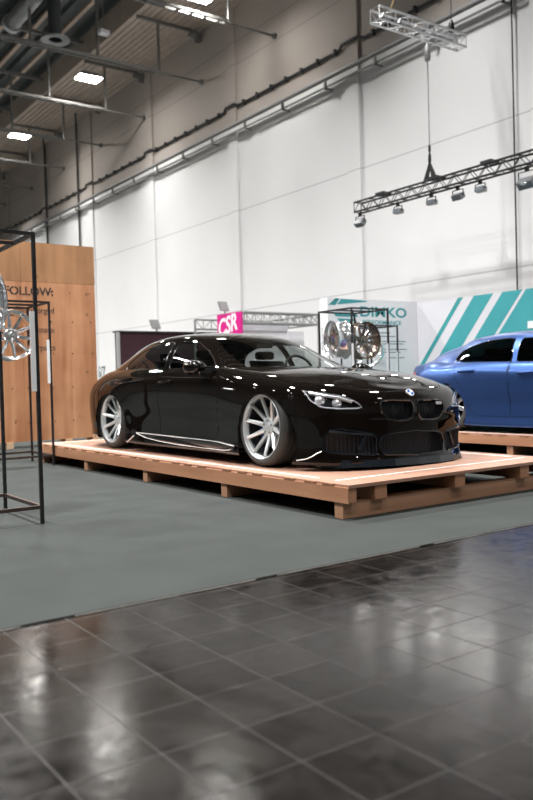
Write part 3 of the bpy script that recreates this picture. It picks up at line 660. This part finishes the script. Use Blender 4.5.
CABIN = [
 [(1.34,0,.83),(1.37,.33,.83),(1.52,.62,.835),(1.60,.74,.84),(1.61,.79,.835),(1.62,.82,.82)],
 [(1.72,0,1.01),(1.75,.33,1.005),(1.89,.60,.985),(1.97,.675,.985),(1.93,.765,.90),(1.93,.82,.825)],
 [(2.12,0,1.185),(2.15,.32,1.175),(2.24,.53,1.15),(2.32,.60,1.135),(2.28,.735,.99),(2.27,.82,.83)],
 [(2.5,0,1.25),(2.52,.32,1.238),(2.55,.53,1.205),(2.58,.61,1.17),(2.57,.735,1.015),(2.57,.82,.84)],
 [(2.95,0,1.275),(2.95,.32,1.262),(2.95,.53,1.228),(2.95,.615,1.185),(2.95,.74,1.03),(2.95,.825,.85)],
 [(3.35,0,1.26),(3.35,.32,1.247),(3.35,.53,1.213),(3.35,.61,1.165),(3.35,.735,1.03),(3.35,.82,.86)],
 [(3.7,0,1.21),(3.7,.32,1.198),(3.7,.525,1.165),(3.7,.60,1.11),(3.7,.715,1.005),(3.7,.81,.87)],
 [(4.0,0,1.135),(4.0,.32,1.122),(4.0,.515,1.09),(4.0,.585,1.035),(4.0,.685,.96),(4.0,.79,.865)],
 [(4.3,0,1.035),(4.3,.32,1.022),(4.3,.50,.995),(4.3,.565,.95),(4.27,.65,.91),(4.25,.745,.86)],
 [(4.52,0,.945),(4.52,.32,.935),(4.5,.48,.92),(4.47,.54,.90),(4.44,.60,.885),(4.42,.68,.855)],
 [(4.68,0,.86),(4.67,.32,.86),(4.64,.45,.855),(4.6,.50,.855),(4.57,.55,.85),(4.53,.60,.84)],
]
def _interp(P, sub):
    """smooth curve through the rows of P (axis 0), non-uniform Catmull-Rom; returns dense rows and their parameter"""
    n = len(P)
    d = np.sqrt(((P[1:]-P[:-1])**2).sum(-1)).mean(axis=tuple(range(1, P.ndim-1))) if P.ndim > 2 else np.sqrt(((P[1:]-P[:-1])**2).sum(-1))
    d = np.maximum(d, 1e-4)**.8
    m = np.zeros_like(P)
    for i in range(1, n-1):
        a = (P[i]-P[i-1])/d[i-1]; b = (P[i+1]-P[i])/d[i]
        m[i] = (a*d[i]+b*d[i-1])/(d[i]+d[i-1])
    m[0] = (P[1]-P[0])/d[0]; m[-1] = (P[-1]-P[-2])/d[-1]
    out, par = [], []
    for i in range(n-1):
        for k in range(sub):
            t = k/sub; h = d[i]
            out.append((2*t**3-3*t*t+1)*P[i]+(t**3-2*t*t+t)*h*m[i]+(-2*t**3+3*t*t)*P[i+1]+(t**3-t*t)*h*m[i+1]); par.append(i+t)
    out.append(P[-1]); par.append(n-1.)
    return np.array(out), np.array(par)
def surface(P, su, sv, mu0, mu1, mv0, mv1):
    """P[u][v] -> dense grid with (s,w,z,u,v); m** say where the mirrored neighbour continues the sheet"""
    P = np.array(P, float); mir = np.array([1,-1,1.])
    a, b = (1 if mu0 else 0), (1 if mu1 else 0)
    if mu0: P = np.concatenate([P[1:2]*mir, P], 0)
    if mu1: P = np.concatenate([P, P[-2:-1]*mir], 0)
    G, pu = _interp(P, su)
    if mu0: G, pu = G[su:], pu[su:]-1
    if mu1: G, pu = G[:len(G)-su], pu[:len(pu)-su]
    H = np.swapaxes(G, 0, 1); c = d = 0
    if mv0: H = np.concatenate([H[1:2]*mir, H], 0)
    if mv1: H = np.concatenate([H, H[-2:-1]*mir], 0)
    H, pv = _interp(H, sv)
    if mv0: H, pv = H[sv:], pv[sv:]-1
    if mv1: H, pv = H[:len(H)-sv], pv[:len(pv)-sv]
    G = np.swapaxes(H, 0, 1)
    nu, nv = G.shape[:2]
    U, W = np.meshgrid(pu, pv, indexing='ij')
    V = np.concatenate([G, U[..., None], W[..., None]], -1).reshape(-1, 5)
    F = [(i*nv+j, (i+1)*nv+j, (i+1)*nv+j+1, i*nv+j+1) for i in range(nu-1) for j in range(nv-1)]
    return V, F

def compact(V, F):
    ids = sorted({i for f in F for i in f}); mp = {a: k for k, a in enumerate(ids)}
    return V[ids] if len(ids) else V[:0], [tuple(mp[i] for i in f) for f in F]
def clip(V, F, phi):
    """cut the sheet along phi = 0; returns (phi < 0 side, phi > 0 side)"""
    val = phi(V); val = np.where(np.abs(val) < 1e-7, 1e-7, val)
    V = [v for v in V]; cut = {}; A = []; B = []
    def cross(i, j):
        k = (min(i,j), max(i,j))
        if k not in cut:
            a, b = V[i], V[j]; fa, fb = val[i], val[j]; t = fa/(fa-fb); lo, hi, flo, fhi = 0., 1., fa, fb
            for _ in range(4):
                f = phi(np.array([a+(b-a)*t]))[0]
                if f*flo > 0: lo, flo = t, f
                else: hi, fhi = t, f
                t = (lo+hi)/2 if _ % 2 else lo+(hi-lo)*flo/(flo-fhi+1e-12)
            cut[k] = len(V); V.append(a+(b-a)*t)
        return cut[k]
    for f in F:
        s = [val[i] < 0 for i in f]
        if all(s): A.append(f)
        elif not any(s): B.append(f)
        else:
            pa, pb = [], []; n = len(f)
            for q in range(n):
                i, j = f[q], f[(q+1) % n]
                (pa if s[q] else pb).append(i)
                if s[q] != s[(q+1) % n]: c = cross(i, j); pa.append(c); pb.append(c)
            if len(pa) > 2: A.append(tuple(pa))
            if len(pb) > 2: B.append(tuple(pb))
    V = np.array(V)
    return compact(V, A), compact(V, B)
def sd_poly(P, poly):
    """signed distance to a 2-D polygon, negative inside"""
    poly = np.array(poly, float); d = np.full(len(P), 1e9); s = np.ones(len(P)); n = len(poly)
    for i in range(n):
        a, b = poly[i], poly[i-1]; e = b-a; w = P-a
        t = np.clip((w@e)/(e@e), 0, 1); q = w-np.outer(t, e); d = np.minimum(d, (q*q).sum(1))
        c1 = P[:,1] >= a[1]; c2 = P[:,1] < b[1]; c3 = e[0]*w[:,1] > e[1]*w[:,0]
        s = np.where((c1 & c2 & c3) | (~c1 & ~c2 & ~c3), -s, s)
    return s*np.sqrt(d)
def shrink_round(poly, r):
    return lambda P: sd_poly(P, poly)-r
def boundary(F):
    e = {}
    for f in F:
        for q in range(len(f)):
            i, j = f[q], f[(q+1) % len(f)]
            if (j,i) in e: del e[(j,i)]
            else: e[(i,j)] = 1
    nx = {}
    for i, j in e: nx.setdefault(i, []).append(j)
    loops = []
    while nx:
        i = next(iter(nx)); lp = [i]
        while True:
            if i not in nx: break
            j = nx[i].pop(); 
            if not nx[i]: del nx[i]
            if j == lp[0]: break
            lp.append(j); i = j
        if len(lp) > 2: loops.append(lp)
    return loops
FRONTDOOR = [(1.60,.95),(1.56,.60),(1.58,.27),(1.65,.205),(2.70,.205),(2.72,.95)]
REARDOOR  = [(2.7215,.95),(2.7015,.205),(3.28,.205),(3.40,.30),(3.47,.50),(3.60,.68),(3.70,.95)]
HOODPOLY  = [(.10,-.1),(.10,.26),(.19,.47),(.42,.66),(.90,.755),(1.40,.735),(1.66,.66),(1.52,.35),(1.45,-.1)]
FGLASS = [(1.80,.872),(1.90,.935),(2.10,1.035),(2.33,1.122),(2.5,1.145),(2.69,1.157),(2.655,.866)]
RGLASS = [(2.74,.87),(2.79,1.160),(2.95,1.163),(3.24,1.140),(3.45,1.09),(3.58,1.02),(3.68,.93),(3.655,.890),(3.3,.880)]
KIDNEY = [(.335,.548),(.358,.51),(.345,.455),(.285,.405),(.19,.388),(.042,.398),(.028,.46),(.032,.537),(.055,.556),(.30,.560)]
INTAKE = [(.765,.185),(.77,.25),(.73,.323),(.66,.336),(.42,.295),(.385,.262),(.392,.125),(.60,.135),(.745,.155)]
CENTRE = [(-.5,.305),(0,.305),(.28,.29),(.338,.268),(.362,.21),(.33,.125),(0,.112),(-.5,.112)]
LAMP   = [(.835,.645),(.815,.637),(.734,.621),(.636,.602),(.53,.555),(.48,.503),(.49,.489),(.661,.486),(.775,.50),(.825,.562)]
TAILP  = [(4.63,.655),(4.60,.70),(4.66,.735),(5.2,.745),(5.2,.66)]
WELLS = ((.838,.236,.382),(3.842,.236,.386))
M_gap   = mat('panel_gap', (.004,.004,.004), .8, noise=.1)
M_trimb = mat('gloss_black_trim', (.012,.012,.013), .12, coat=.6, noise=.1)
M_grill = mat('grille_black', (.012,.013,.014), .35, noise=.15, nscale=30)
M_slat  = mat('grille_slat', (.022,.026,.034), .3, .3, noise=.1)
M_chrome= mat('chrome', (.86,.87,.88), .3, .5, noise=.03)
M_lens  = glass('lamp_cover', (.92,.93,.95))
M_wind  = glass('windscreen_glass', (.80,.84,.82))
M_sideg = glass('tinted_side_glass', (.55,.60,.58))
M_darkg = glass('dark_side_glass', (.10,.11,.115))
M_cabin = mat('cabin_black', (.016,.015,.015), .8, noise=.2, nscale=20)
M_seat  = mat('seat_leather', (.05,.047,.045), .5, noise=.15, nscale=20)
M_red   = mat('tail_lamp_red', (.35,.01,.012), .12, coat=.8, noise=.05)
M_white_b = mat('badge_white', (.8,.8,.8), .3, noise=.02)
M_blue_b  = mat('badge_blue', (.02,.12,.45), .3, noise=.02)
M_splitter= mat('splitter_gloss', (.007,.013,.020), .2, coat=.6, noise=.1)
def build_car(name, label, loc, paint, WS, LEAN, smap, zmap, rimmat, wheels, hero, FRONTDOOR=FRONTDOOR, REARDOOR=REARDOOR, FGLASS=FGLASS, RGLASS=RGLASS):
    car = thing(name, label, 'car', loc)
    SG = M_sideg if hero else M_darkg
    def L(V):
        V = np.asarray(V); s, w, z = V[:,0], V[:,1], V[:,2]
        return np.stack([-w*WS, smap(s)-2.5, np.maximum(zmap(s,z)-LEAN*(.93-w), .008)], -1)
    P1 = lambda s, w, z: tuple(L(np.array([[s,w,z]], float))[0])
    def sheet(nm, VF, m, parent=car, smooth=True):
        V, F = VF
        if not len(F): return None
        return link(nm, L(V), F, m, parent, smooth)
    def mirror(V, F):
        M = V.copy(); M[:,1] *= -1; return M, [tuple(reversed(f)) for f in F]
    def full(VF):
        """both halves welded along the centre line"""
        V, F = VF; M, G = mirror(V, F); n = len(V); ids = np.arange(n)+n
        for i in range(n):
            if abs(V[i,1]) < 1e-5: ids[i] = i
        A = np.concatenate([V, M]); return compact(A, list(F)+[tuple(ids[i] for i in f) for f in G])
    def both(fn):
        for sd in (1, -1): fn(sd)
    def half(VF, sd): return VF if sd > 0 else mirror(*VF)
    V, F = surface(BODY, 8, 6, 1, 1, 0, 1)
    C, CF = surface(CABIN, 8, 6, 0, 0, 1, 0)
    base = V
    def surf_w(s, z):
        k = np.argmin((base[:,0]-s)**2+(base[:,2]-z)**2+np.where(base[:,1] < .55, 9, 0)); return base[k,1]
    def surf_s(w, z):
        k = np.argmin((base[:,1]-w)**2+(base[:,2]-z)**2+np.where(base[:,0] > 1, 9, 0)); return base[k,0]
    body = (V, F)
    def take(region, gap=0.):
        """cut a panel out of the body; a dark shut line stays round it"""
        nonlocal body
        inn, body = clip(*body, region)
        if gap:
            inn, g = clip(*inn, lambda P: region(P)+gap); gaps.append(g)
        return inn
    gaps = []
    for sc, zc, rc in WELLS: take(lambda P, sc=sc, zc=zc, rc=rc: np.maximum(np.hypot(P[:,0]-sc, P[:,2]-zc)-rc, .45-P[:,1]))
    front = lambda poly, r=.012: (lambda P: np.maximum(sd_poly(P[:,[1,2]], poly)-r+.012, P[:,0]-.9))
    pk = take(front(KIDNEY)); pi_ = take(front(INTAKE)); pc = take(front(CENTRE)); pl = take(front(LAMP))
    side = lambda poly, wm: (lambda P: np.maximum(sd_poly(P[:,[0,2]], poly), wm-P[:,1]))
    ptl = take(lambda P: np.maximum(sd_poly(P[:,[0,2]], TAILP), .30-P[:,1]))
    hood = take(lambda P: np.maximum(sd_poly(P[:,[0,1]], HOODPOLY), 6.6-P[:,4]), .004)
    fd = take(side(FRONTDOOR, .74), .004); rd = take(side(REARDOOR, .74), .004)
    flo = take(lambda P: np.maximum(np.maximum(sd_poly(P[:,[0,1]], [(1.56,-.1),(1.66,.70),(2.4,.735),(4.0,.72),(4.5,.50),(4.62,-.1)]), 6.9-P[:,4]), .0*P[:,0]-1))
    sheet('body', full(body), paint)
    sheet('bonnet', full(hood), paint)
    for g in gaps: pass
    gV = np.concatenate([g[0] for g in gaps]); o = 0; gF = []
    for g in gaps: gF += [tuple(i+o for i in f) for f in g[1]]; o += len(g[0])
    gV = gV.copy(); gV[:,1] -= .004
    sheet('shut_lines', full((gV, gF)), M_gap)
    sheet('cabin_floor', full(flo), M_cabin)
    doors = {}
    def dofn(sd):
        for nm, d in (('front_door', fd), ('rear_door', rd)):
            doors[nm, sd] = sheet(nm, half(d, sd), paint)
            hs, hz = (2.55, .735) if nm == 'front_door' else (3.44, .775)
            h = MB(); w = surf_w(hs, hz)
            pts = []
            for k in range(9):
                q = k/8; ss = hs+.125-.25*q; pts.append(P1(ss, sd*(surf_w(ss, hz)+.006+.022*math.sin(PI*min(1, max(0, q)))**.4), hz+.006*q))
            h.tube(pts, .013, 8); h.obj('door_handle', paint, doors[nm, sd])
    both(dofn)
    # greenhouse
    cab = (C, CF)
    def tk(region):
        nonlocal cab
        a, cab = clip(*cab, region); return a
    ws = tk(lambda P: np.maximum.reduce([.12-P[:,3], P[:,3]-1.93, P[:,4]-1.88]))
    rw = tk(lambda P: np.maximum.reduce([6.0-P[:,3], P[:,3]-9.1, P[:,4]-1.75]))
    fg = tk(side(FGLASS, .55)); rg = tk(side(RGLASS, .55))
    sheet('roof', full(cab), paint)
    sheet('windscreen', full(ws), M_wind); sheet('rear_window', full(rw), SG)
    def glassfn(sd):
        for d, nm in ((fg, 'front_side_window'), (rg, 'rear_side_window')):
            o = sheet(nm, half(d, sd), SG)
            Vh, Fh = half(d, sd)
            for lp in boundary(Fh)[:1]: MB().tube([P1(*Vh[i][:3]) for i in lp[::2]], .006, 5, True).obj('window_seal', M_trimb, o)
    both(glassfn)
    # pockets with slats
    def pocket(nm, VF, depth, slats, frame, fr, fm):
        V, F = VF; n = len(V); B = V.copy(); B[:,0] += depth; G = [tuple(i+n for i in f) for f in F]
        lps = boundary(F)
        for lp in lps:
            for q in range(len(lp)): i, j = lp[q], lp[(q+1) % len(lp)]; G.append((i,j,j+n,i+n))
        A = np.concatenate([V, B]); g = link(nm, L(A), G, M_grill, car, False)
        w0, w1 = V[:,1].min(), V[:,1].max(); k = int(round((w1-w0)/slats)) if slats else 0
        for q in range(1, k):
            w = w0+(w1-w0)*q/k; sel = V[np.abs(V[:,1]-w) < max(.014, slats*.45)]
            if len(sel) < 2: continue
            a, b = sel[sel[:,2].argmin()], sel[sel[:,2].argmax()]
            if b[2]-a[2] < .03: continue
            pts = [(a[0]+(b[0]-a[0])*e+.018, w, a[2]+(b[2]-a[2])*e) for e in (0,.5,1)]
            MB().tube([P1(*p) for p in pts], .0042, 5).obj('grille_bar', M_slat, g)
        if frame and lps:
            lp = max(lps, key=len); MB().tube([P1(V[i][0]-.002, V[i][1], V[i][2]) for i in lp[::2]], fr, 6, True).obj('grille_frame', fm, g)
        return g
    def ffn(sd):
        kg = pocket('kidney_grille', half(pk, sd), .05, .024, True, .009, M_trimb)
        if sd < 0 and hero:
            b = MB(); w = -.285; s = surf_s(.285,.525)-.006
            b.add([P1(s,w-.03,.515),P1(s,w+.03,.515),P1(s,w+.03,.540),P1(s,w-.03,.540),P1(s+.015,w-.03,.515),P1(s+.015,w+.03,.515),P1(s+.015,w+.03,.540),P1(s+.015,w-.03,.540)],[(0,1,2,3),(7,6,5,4),(0,4,5,1),(1,5,6,2),(2,6,7,3),(3,7,4,0)])
            b.obj('grille_badge', M_chrome, kg)
        ig = pocket('side_intake', half(pi_, sd), .06, .03, True, .005, M_splitter)
        MB().tube([P1(surf_s(.73-.31*k/8, .318-.03*k/8)+.002, sd*(.73-.31*k/8), .320-.030*k/8-.004) for k in range(9)], .013, 6).obj('intake_blade', M_splitter, ig)
        MB().bar(P1(surf_s(.47,.29)+.01, sd*.47, .278), P1(surf_s(.52,.2)+.01, sd*.53, .165), .02, .03).obj('intake_fin', M_splitter, ig)
        # head lamp: dark bowl, silver outline, two projectors, clear cover
        Vh, Fh = half(pl, sd); hl = pocket('headlight', (Vh, Fh), .075, 0, False, 0, None)
        lp = max(boundary(Fh), key=len); cen = Vh[:,:3].mean(0)
        inset = lambda i, k, d: tuple((Vh[i][:3]*(1-k)+cen*k)+np.array([d,0,0]))
        low = [i for i in lp if Vh[i][2] < .575-.30*(.83-abs(Vh[i][1]))+.0 or abs(Vh[i][1]) < .56]
        MB().tube([P1(*inset(i, .07, .012)) for i in lp[::2]], .0065, 6, True).obj('lamp_outline', M_chrome, hl)
        for (w, z, r) in ((.745,.555,.040),(.645,.535,.036)):
            s = surf_s(w, z)+.045; b = MB(); p = P1(s, sd*w, z)
            b.lathe([(0,.0),(-.014,r*.5),(-.004,r*.85),(.0,r),(.03,r*1.12),(.03,r*1.0)], 24, 'Y', org=p).obj('projector_lens', M_chrome, hl)
        br = MB()
        pts = [P1(surf_s(w,z)+.02, sd*w, z) for w, z in ((.81,.618),(.73,.598),(.64,.578),(.56,.545))]
        br.tube(pts, .014, 6).obj('lamp_brow', M_chrome, hl)
        link('lens_cover', L(Vh), Fh, M_lens, hl, True)
        # tail lamp
        sheet('tail_light', half(ptl, sd), M_red)
        # mirror
        mb = MB(); bm = bmesh.new(); bmesh.ops.create_uvsphere(bm, u_segments=24, v_segments=14, radius=1)
        mv = []
        for v in bm.verts:
            x, y, z = v.co; y = min(y, .45); z = z*(1-.12*x); mv.append((x*.118, y*.10, z*.066*(1.05 if z > 0 else .9)))
        q = P1(1.79, sd*1.0, .860); ctr = Vector(q)
        mb.add([(a+ctr.x, b+ctr.y, c+ctr.z) for a, b, c in mv], [[v.index for v in f.verts] for f in bm.faces], True); bm.free()
        mo = mb.obj('door_mirror', paint, car)
        MB().bar(P1(1.74, sd*.99, .815), P1(1.70, sd*.83, .845), .05, .03).obj('mirror_foot', M_trimb, mo)
        MB().tube([P1(1.78, sd*(.90+.02*k), .800-.004*math.sin(k)) for k in range(11)], .006, 6).obj('mirror_edge', M_trimb, mo)
        MB().box((ctr.x-.09,ctr.y+.044,ctr.z-.045),(ctr.x+.09,ctr.y+.049,ctr.z+.045), .004).obj('mirror_glass', M_polish, mo)
        # fender vent
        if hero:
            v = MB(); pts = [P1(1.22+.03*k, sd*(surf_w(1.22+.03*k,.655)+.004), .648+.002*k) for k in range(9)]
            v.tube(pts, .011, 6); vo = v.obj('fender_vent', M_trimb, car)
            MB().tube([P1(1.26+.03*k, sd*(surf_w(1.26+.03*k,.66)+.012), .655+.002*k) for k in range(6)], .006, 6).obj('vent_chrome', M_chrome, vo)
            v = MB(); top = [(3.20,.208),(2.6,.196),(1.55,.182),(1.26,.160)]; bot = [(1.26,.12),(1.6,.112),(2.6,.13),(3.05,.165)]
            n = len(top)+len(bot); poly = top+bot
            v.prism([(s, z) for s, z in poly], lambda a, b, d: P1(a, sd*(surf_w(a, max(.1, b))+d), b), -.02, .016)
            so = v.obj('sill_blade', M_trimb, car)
            MB().tube([P1(s, sd*(surf_w(s,z)+.018), z) for s, z in [(3.20-.05*k, .208-.0155*(.05*k)) for k in range(34)]+[(1.40,.172),(1.26,.162)]], .0055, 6).obj('sill_trim_glint', M_chrome, so)
            MB().tube([P1(s, sd*(surf_w(s,.12)+.018), z) for s, z in ((3.18,.20),(3.0,.165),(2.7,.138),(2.3,.122),(1.8,.115),(1.45,.115),(1.32,.125),(1.30,.135))], .004, 6).obj('sill_trim_glint', M_chrome, so)  # lower line draws the deck's bright reflection on the sill
            MB().tube([P1(a, sd*b, c) for a, b, c in ((.275,.773,.163),(.301,.803,.143),(.327,.831,.12),(.361,.854,.103),(.400,.875,.094),(.446,.890,.086))], .005, 6).obj('bumper_crease_glint', M_chrome, car)  # silver tube stands in for the glint along the bumper crease
            MB().tube([P1(3.40-.04*k, sd*.935, .10+.018*k) for k in range(5)], .008, 6).obj('arch_glint', M_chrome, car)  # short silver tube drawn for a bright reflection ahead of the rear arch
        # wheel wells
        for sc, zc, rc in WELLS:
            rc += .010; w = MB(); n = 18
            V_ = []; F_ = []
            for i in range(n+1):
                a = PI*1.15*i/n-.075*PI
                for ww in (.93, .50): V_.append(P1(sc+rc*math.cos(a), sd*min(ww, surf_w(sc+rc*math.cos(a), zc+rc*math.sin(a))-.004 if ww > .8 else ww), zc+rc*math.sin(a)))
            for i in range(n): F_.append((2*i,2*i+1,2*i+3,2*i+2))
            k = len(V_); V_ += [V_[1+2*i] for i in range(n+1)]; F_.append(tuple(k+i for i in range(n+1)))
            link('wheel_well', V_, F_, M_gap, car)
    both(ffn)
    pocket('centre_intake', full(pc), .07, .030, True, .006, M_splitter)
    MB().box(P1(.35,.74,.095), P1(4.75,-.74,.14)).obj('underbody', M_gap, car)
    # badge
    s = surf_s(0.,.612); b = MB(); ax = Vector((0,-.80,.60)); q = Vector((0,-1,0)).rotation_difference(ax).to_matrix().to_4x4()
    bl = Vector(P1(s+.004,0,.612)); MX = Matrix.Translation(bl) @ q
    ring = MB().lathe([(-.010,.030),(-.010,.036),(.004,.038),(.004,.0),(-.006,.0),(-.006,.030)], 32, 'Y', True).obj('bonnet_badge', M_chrome, car); ring.matrix_basis = MX
    for k in range(4):
        m = MB(); n = 8; V_ = [(0,-.0085,0)]+[(.029*math.cos(PI/2*(k+i/n)),-.0085,.029*math.sin(PI/2*(k+i/n))) for i in range(n+1)]
        V_ += [(x,-.004,z) for x, y, z in V_]; N = n+2
        m.add(V_, [tuple(range(N)), tuple(reversed(range(N,2*N)))]+[(i,(i+1)%N,N+(i+1)%N,N+i) for i in range(N)]).obj('badge_quarter', M_blue_b if k % 2 else M_white_b, ring)
    # front splitter
    if hero:
        row = BODY[:5]; pts = [(r[1][0], r[1][1]) for r in row]; pts = [(a,-b) for a, b in reversed(pts[1:])]+pts
        nn = []
        for i in range(len(pts)):
            a = Vector(pts[max(0,i-1)]); c = Vector(pts[min(len(pts)-1,i+1)]); d = (c-a).normalized(); nn.append((-d.y, d.x) if -d.y < 0 else (d.y, -d.x))
        V_ = []; F_ = []
        for q, ((s, w), (ns, nw)) in enumerate(zip(pts, nn)):
            e = 0. if q in (0, len(pts)-1) else 1.
            ns = -abs(ns); nw = abs(nw)*(1 if w >= 0 else -1)
            for d, z in ((.010*e-.012*(1-e),.062+.03*e),(.018*e-.012*(1-e),.036),(-.10,.032),(-.10,.065+.03*e)): V_.append(P1(s+ns*d, w+nw*d, z))
        for i in range(len(pts)-1):
            for k in range(4): F_.append((4*i+k,4*i+(k+1)%4,4*i+4+(k+1)%4,4*i+4+k))
        F_ += [(0,1,2,3), tuple(len(V_)-4+k for k in (3,2,1,0))]
        link('front_splitter', V_, F_, M_splitter, car)
    # cabin
    def seat(w, s, nm='seat'):
        b = MB(); b.add(*(lambda V, F: ([P1(s+x*1., w+y, z) for x, y, z in V], F))(
            [(0,-.22,.80),(.10,-.22,.80),(.22,-.20,0.97),(.14,-.20,0.97),(0,.22,.80),(.10,.22,.80),(.22,.20,0.97),(.14,.20,0.97)],
            [(0,1,2,3),(4,7,6,5),(0,4,5,1),(1,5,6,2),(2,6,7,3),(3,7,4,0)]))
        so = b.obj(nm, M_seat, car)
        p0, p1 = P1(s+.16, w-.11, .985), P1(s+.25, w+.11, 1.07)
        MB().box(p0, p1, .03).obj('headrest', M_seat, so)
    for w in (.37, -.37): seat(w, 2.45); seat(w, 3.25, 'rear_seat')
    MB().box(P1(1.52,.66,.80), P1(1.95,-.66,.872), .02).obj('dashboard', M_cabin, car)
    sw = MB(); pts = []
    for i in range(28):
        a = 2*PI*i/28; pts.append(P1(2.02+.07*math.sin(a), -.37+.175*math.cos(a), .845+.16*math.sin(a)))
    sw.tube(pts, .014, 7, True).bar(pts[0], pts[14], .03, .02).bar(pts[21], P1(2.02,-.37,.845), .03, .02); sw.obj('steering_wheel', M_cabin, car)
    MB().box(P1(2.10,.09,1.075), P1(2.13,-.09,1.125), .008).obj('rear_view_mirror', M_cabin, car)
    # wheels
    for sd in (1, -1):
        for (y, r_w, zc, camber, tuck, kw) in wheels:
            Mx = Matrix.Translation((-sd*r_w, y-2.5, zc)) @ Matrix.Rotation(sd*math.radians(camber), 4, 'Y') @ Matrix.Rotation(PI if sd > 0 else 0, 4, 'Z')
            build_wheel(car, Mx, rimmat, **kw)
    return car
def paint_mat(name, color, rough, metal, coat, cr=.01):
    m = mat(name, color, rough, metal, coat=coat, noise=.04, nscale=200, spec=.5 if metal else .0); m.node_tree.nodes['Principled BSDF'].inputs['Coat Roughness'].default_value = cr
    return m
M_paintk = paint_mat('black_car_paint', (.0042,.0031,.0025), .2, 0., 1.)
M_paintb = paint_mat('matt_blue_paint', (.038,.092,.275), .31, .72, .15, .2)
kw = dict(dish=.082, caliper=3.5, T=.328, R=.268, w0=.037, w1=.027)
build_car('sports_sedan', 'glossy black low sports sedan with silver ten spoke wheels on the wooden platform', (4.73,7.05,.24), M_paintk, 1.02, .022,
          lambda s: s, lambda s, z: z, M_silver, [(.905,.925,.338,2.,0,kw),(3.875,.925,.338,2.,0,kw)], True)
sm = lambda s: np.interp(s, [-.2,0,.89,1.33,2.12,2.72,3.3,3.66,3.86,4.3,4.7,5.0,5.2], [-.2,0,.77,1.18,1.92,2.53,3.13,3.50,3.60,3.98,4.34,4.67,4.87])
def zm(s, z):
    k = np.clip((s-3.9)/.6, 0, 1); return z*1.01+.06*(k*k*(3-2*k))*np.clip((z-.4)/.4, 0, 1)
kb = dict(dish=.06, w0=.062, w1=.05, nsp=10, T=.331, R=.255, depth=.25)
build_car('sports_sedan', 'matt blue sports sedan with black tinted windows behind the black car', (8.94,6.09,.24), M_paintb, 1.0, 0.,
          sm, zm, M_gunrim, [(.77,.905,.338,1.5,0,kb),(3.582,.905,.338,1.5,0,kb)], False,
          [(a+(.10 if a > 2 else 0), b) for a, b in FRONTDOOR], [(a+(.10 if a < 2.8 else 0), b) for a, b in REARDOOR],
          [(a+(.10 if a > 2.6 else 0), b) for a, b in FGLASS], [(2.83,.87),(2.88,1.162),(3.0,1.165),(3.3,1.150),(3.52,1.10),(3.68,1.03),(3.80,.95),(3.81,.905),(3.4,.882)])
# ------------------------------------------------------------------ light
def area(name, loc, size, power, spread=PI, col=(1,.985,.97), rot=(0,0,0)):
    d = bpy.data.lights.new(name, 'AREA'); d.shape = 'RECTANGLE'; d.size, d.size_y = size; d.energy = power; d.color = col; d.spread = spread
    o = bpy.data.objects.new(name, d); COL.objects.link(o); o.location = loc; o.rotation_euler = rot; return o
for x, LAMP_W, SPR in ((11.3,170.,115), (4.3,820.,146), (-2.7,820.,146), (-9.7,150.,146)):
    for y in (-9.5,-2.4,4.7,11.8,18.75,25.75,33.1,40.2):
        area('hall_lamp_light', (x,y,11.40), (.8,.52), LAMP_W*(.32 if y < 3 else 1.12), math.radians(SPR))
for y, dx in ((13.13,0),(11.98,0),(11.05,0),(10.37,0),(9.83,0),(8.8,0)):
    area('floodlight_light', (11.85,y,4.35), (.22,.12), 5., math.radians(120), (1,.98,.95), (0,math.radians(42),0))
w = bpy.data.worlds.new('hall_air'); SC.world = w; w.use_nodes = True
w.node_tree.nodes['Background'].inputs[0].default_value = (.5,.5,.5,1); w.node_tree.nodes['Background'].inputs[1].default_value = .05
# ------------------------------------------------------------------ camera
cd = bpy.data.cameras.new('camera'); cam = bpy.data.objects.new('camera', cd); COL.objects.link(cam)
cd.sensor_fit = 'VERTICAL'; cd.sensor_height = 36.; cd.sensor_width = 24.; cd.lens = 797.85/800*36
yaw, pit, rol = .617647, -.0231184, -.0266057
f = Vector((math.sin(yaw)*math.cos(pit), math.cos(yaw)*math.cos(pit), math.sin(pit))); r = Vector((math.cos(yaw), -math.sin(yaw), 0)); u = r.cross(f)
r2 = r*math.cos(rol)+u*math.sin(rol); u2 = u*math.cos(rol)-r*math.sin(rol)
M = Matrix((r2, u2, -f)).transposed().to_4x4(); M.translation = (0,0,.955); cam.matrix_world = M
cd.clip_start = .05; cd.clip_end = 200
cd.dof.use_dof = True; cd.dof.focus_distance = 6.5; cd.dof.aperture_fstop = 1.9
SC.camera = cam
SC.view_settings.view_transform = 'Standard'; SC.view_settings.look = 'None'; SC.view_settings.gamma = 1.; SC.view_settings.use_curve_mapping = False
SC.view_settings.exposure = 0.
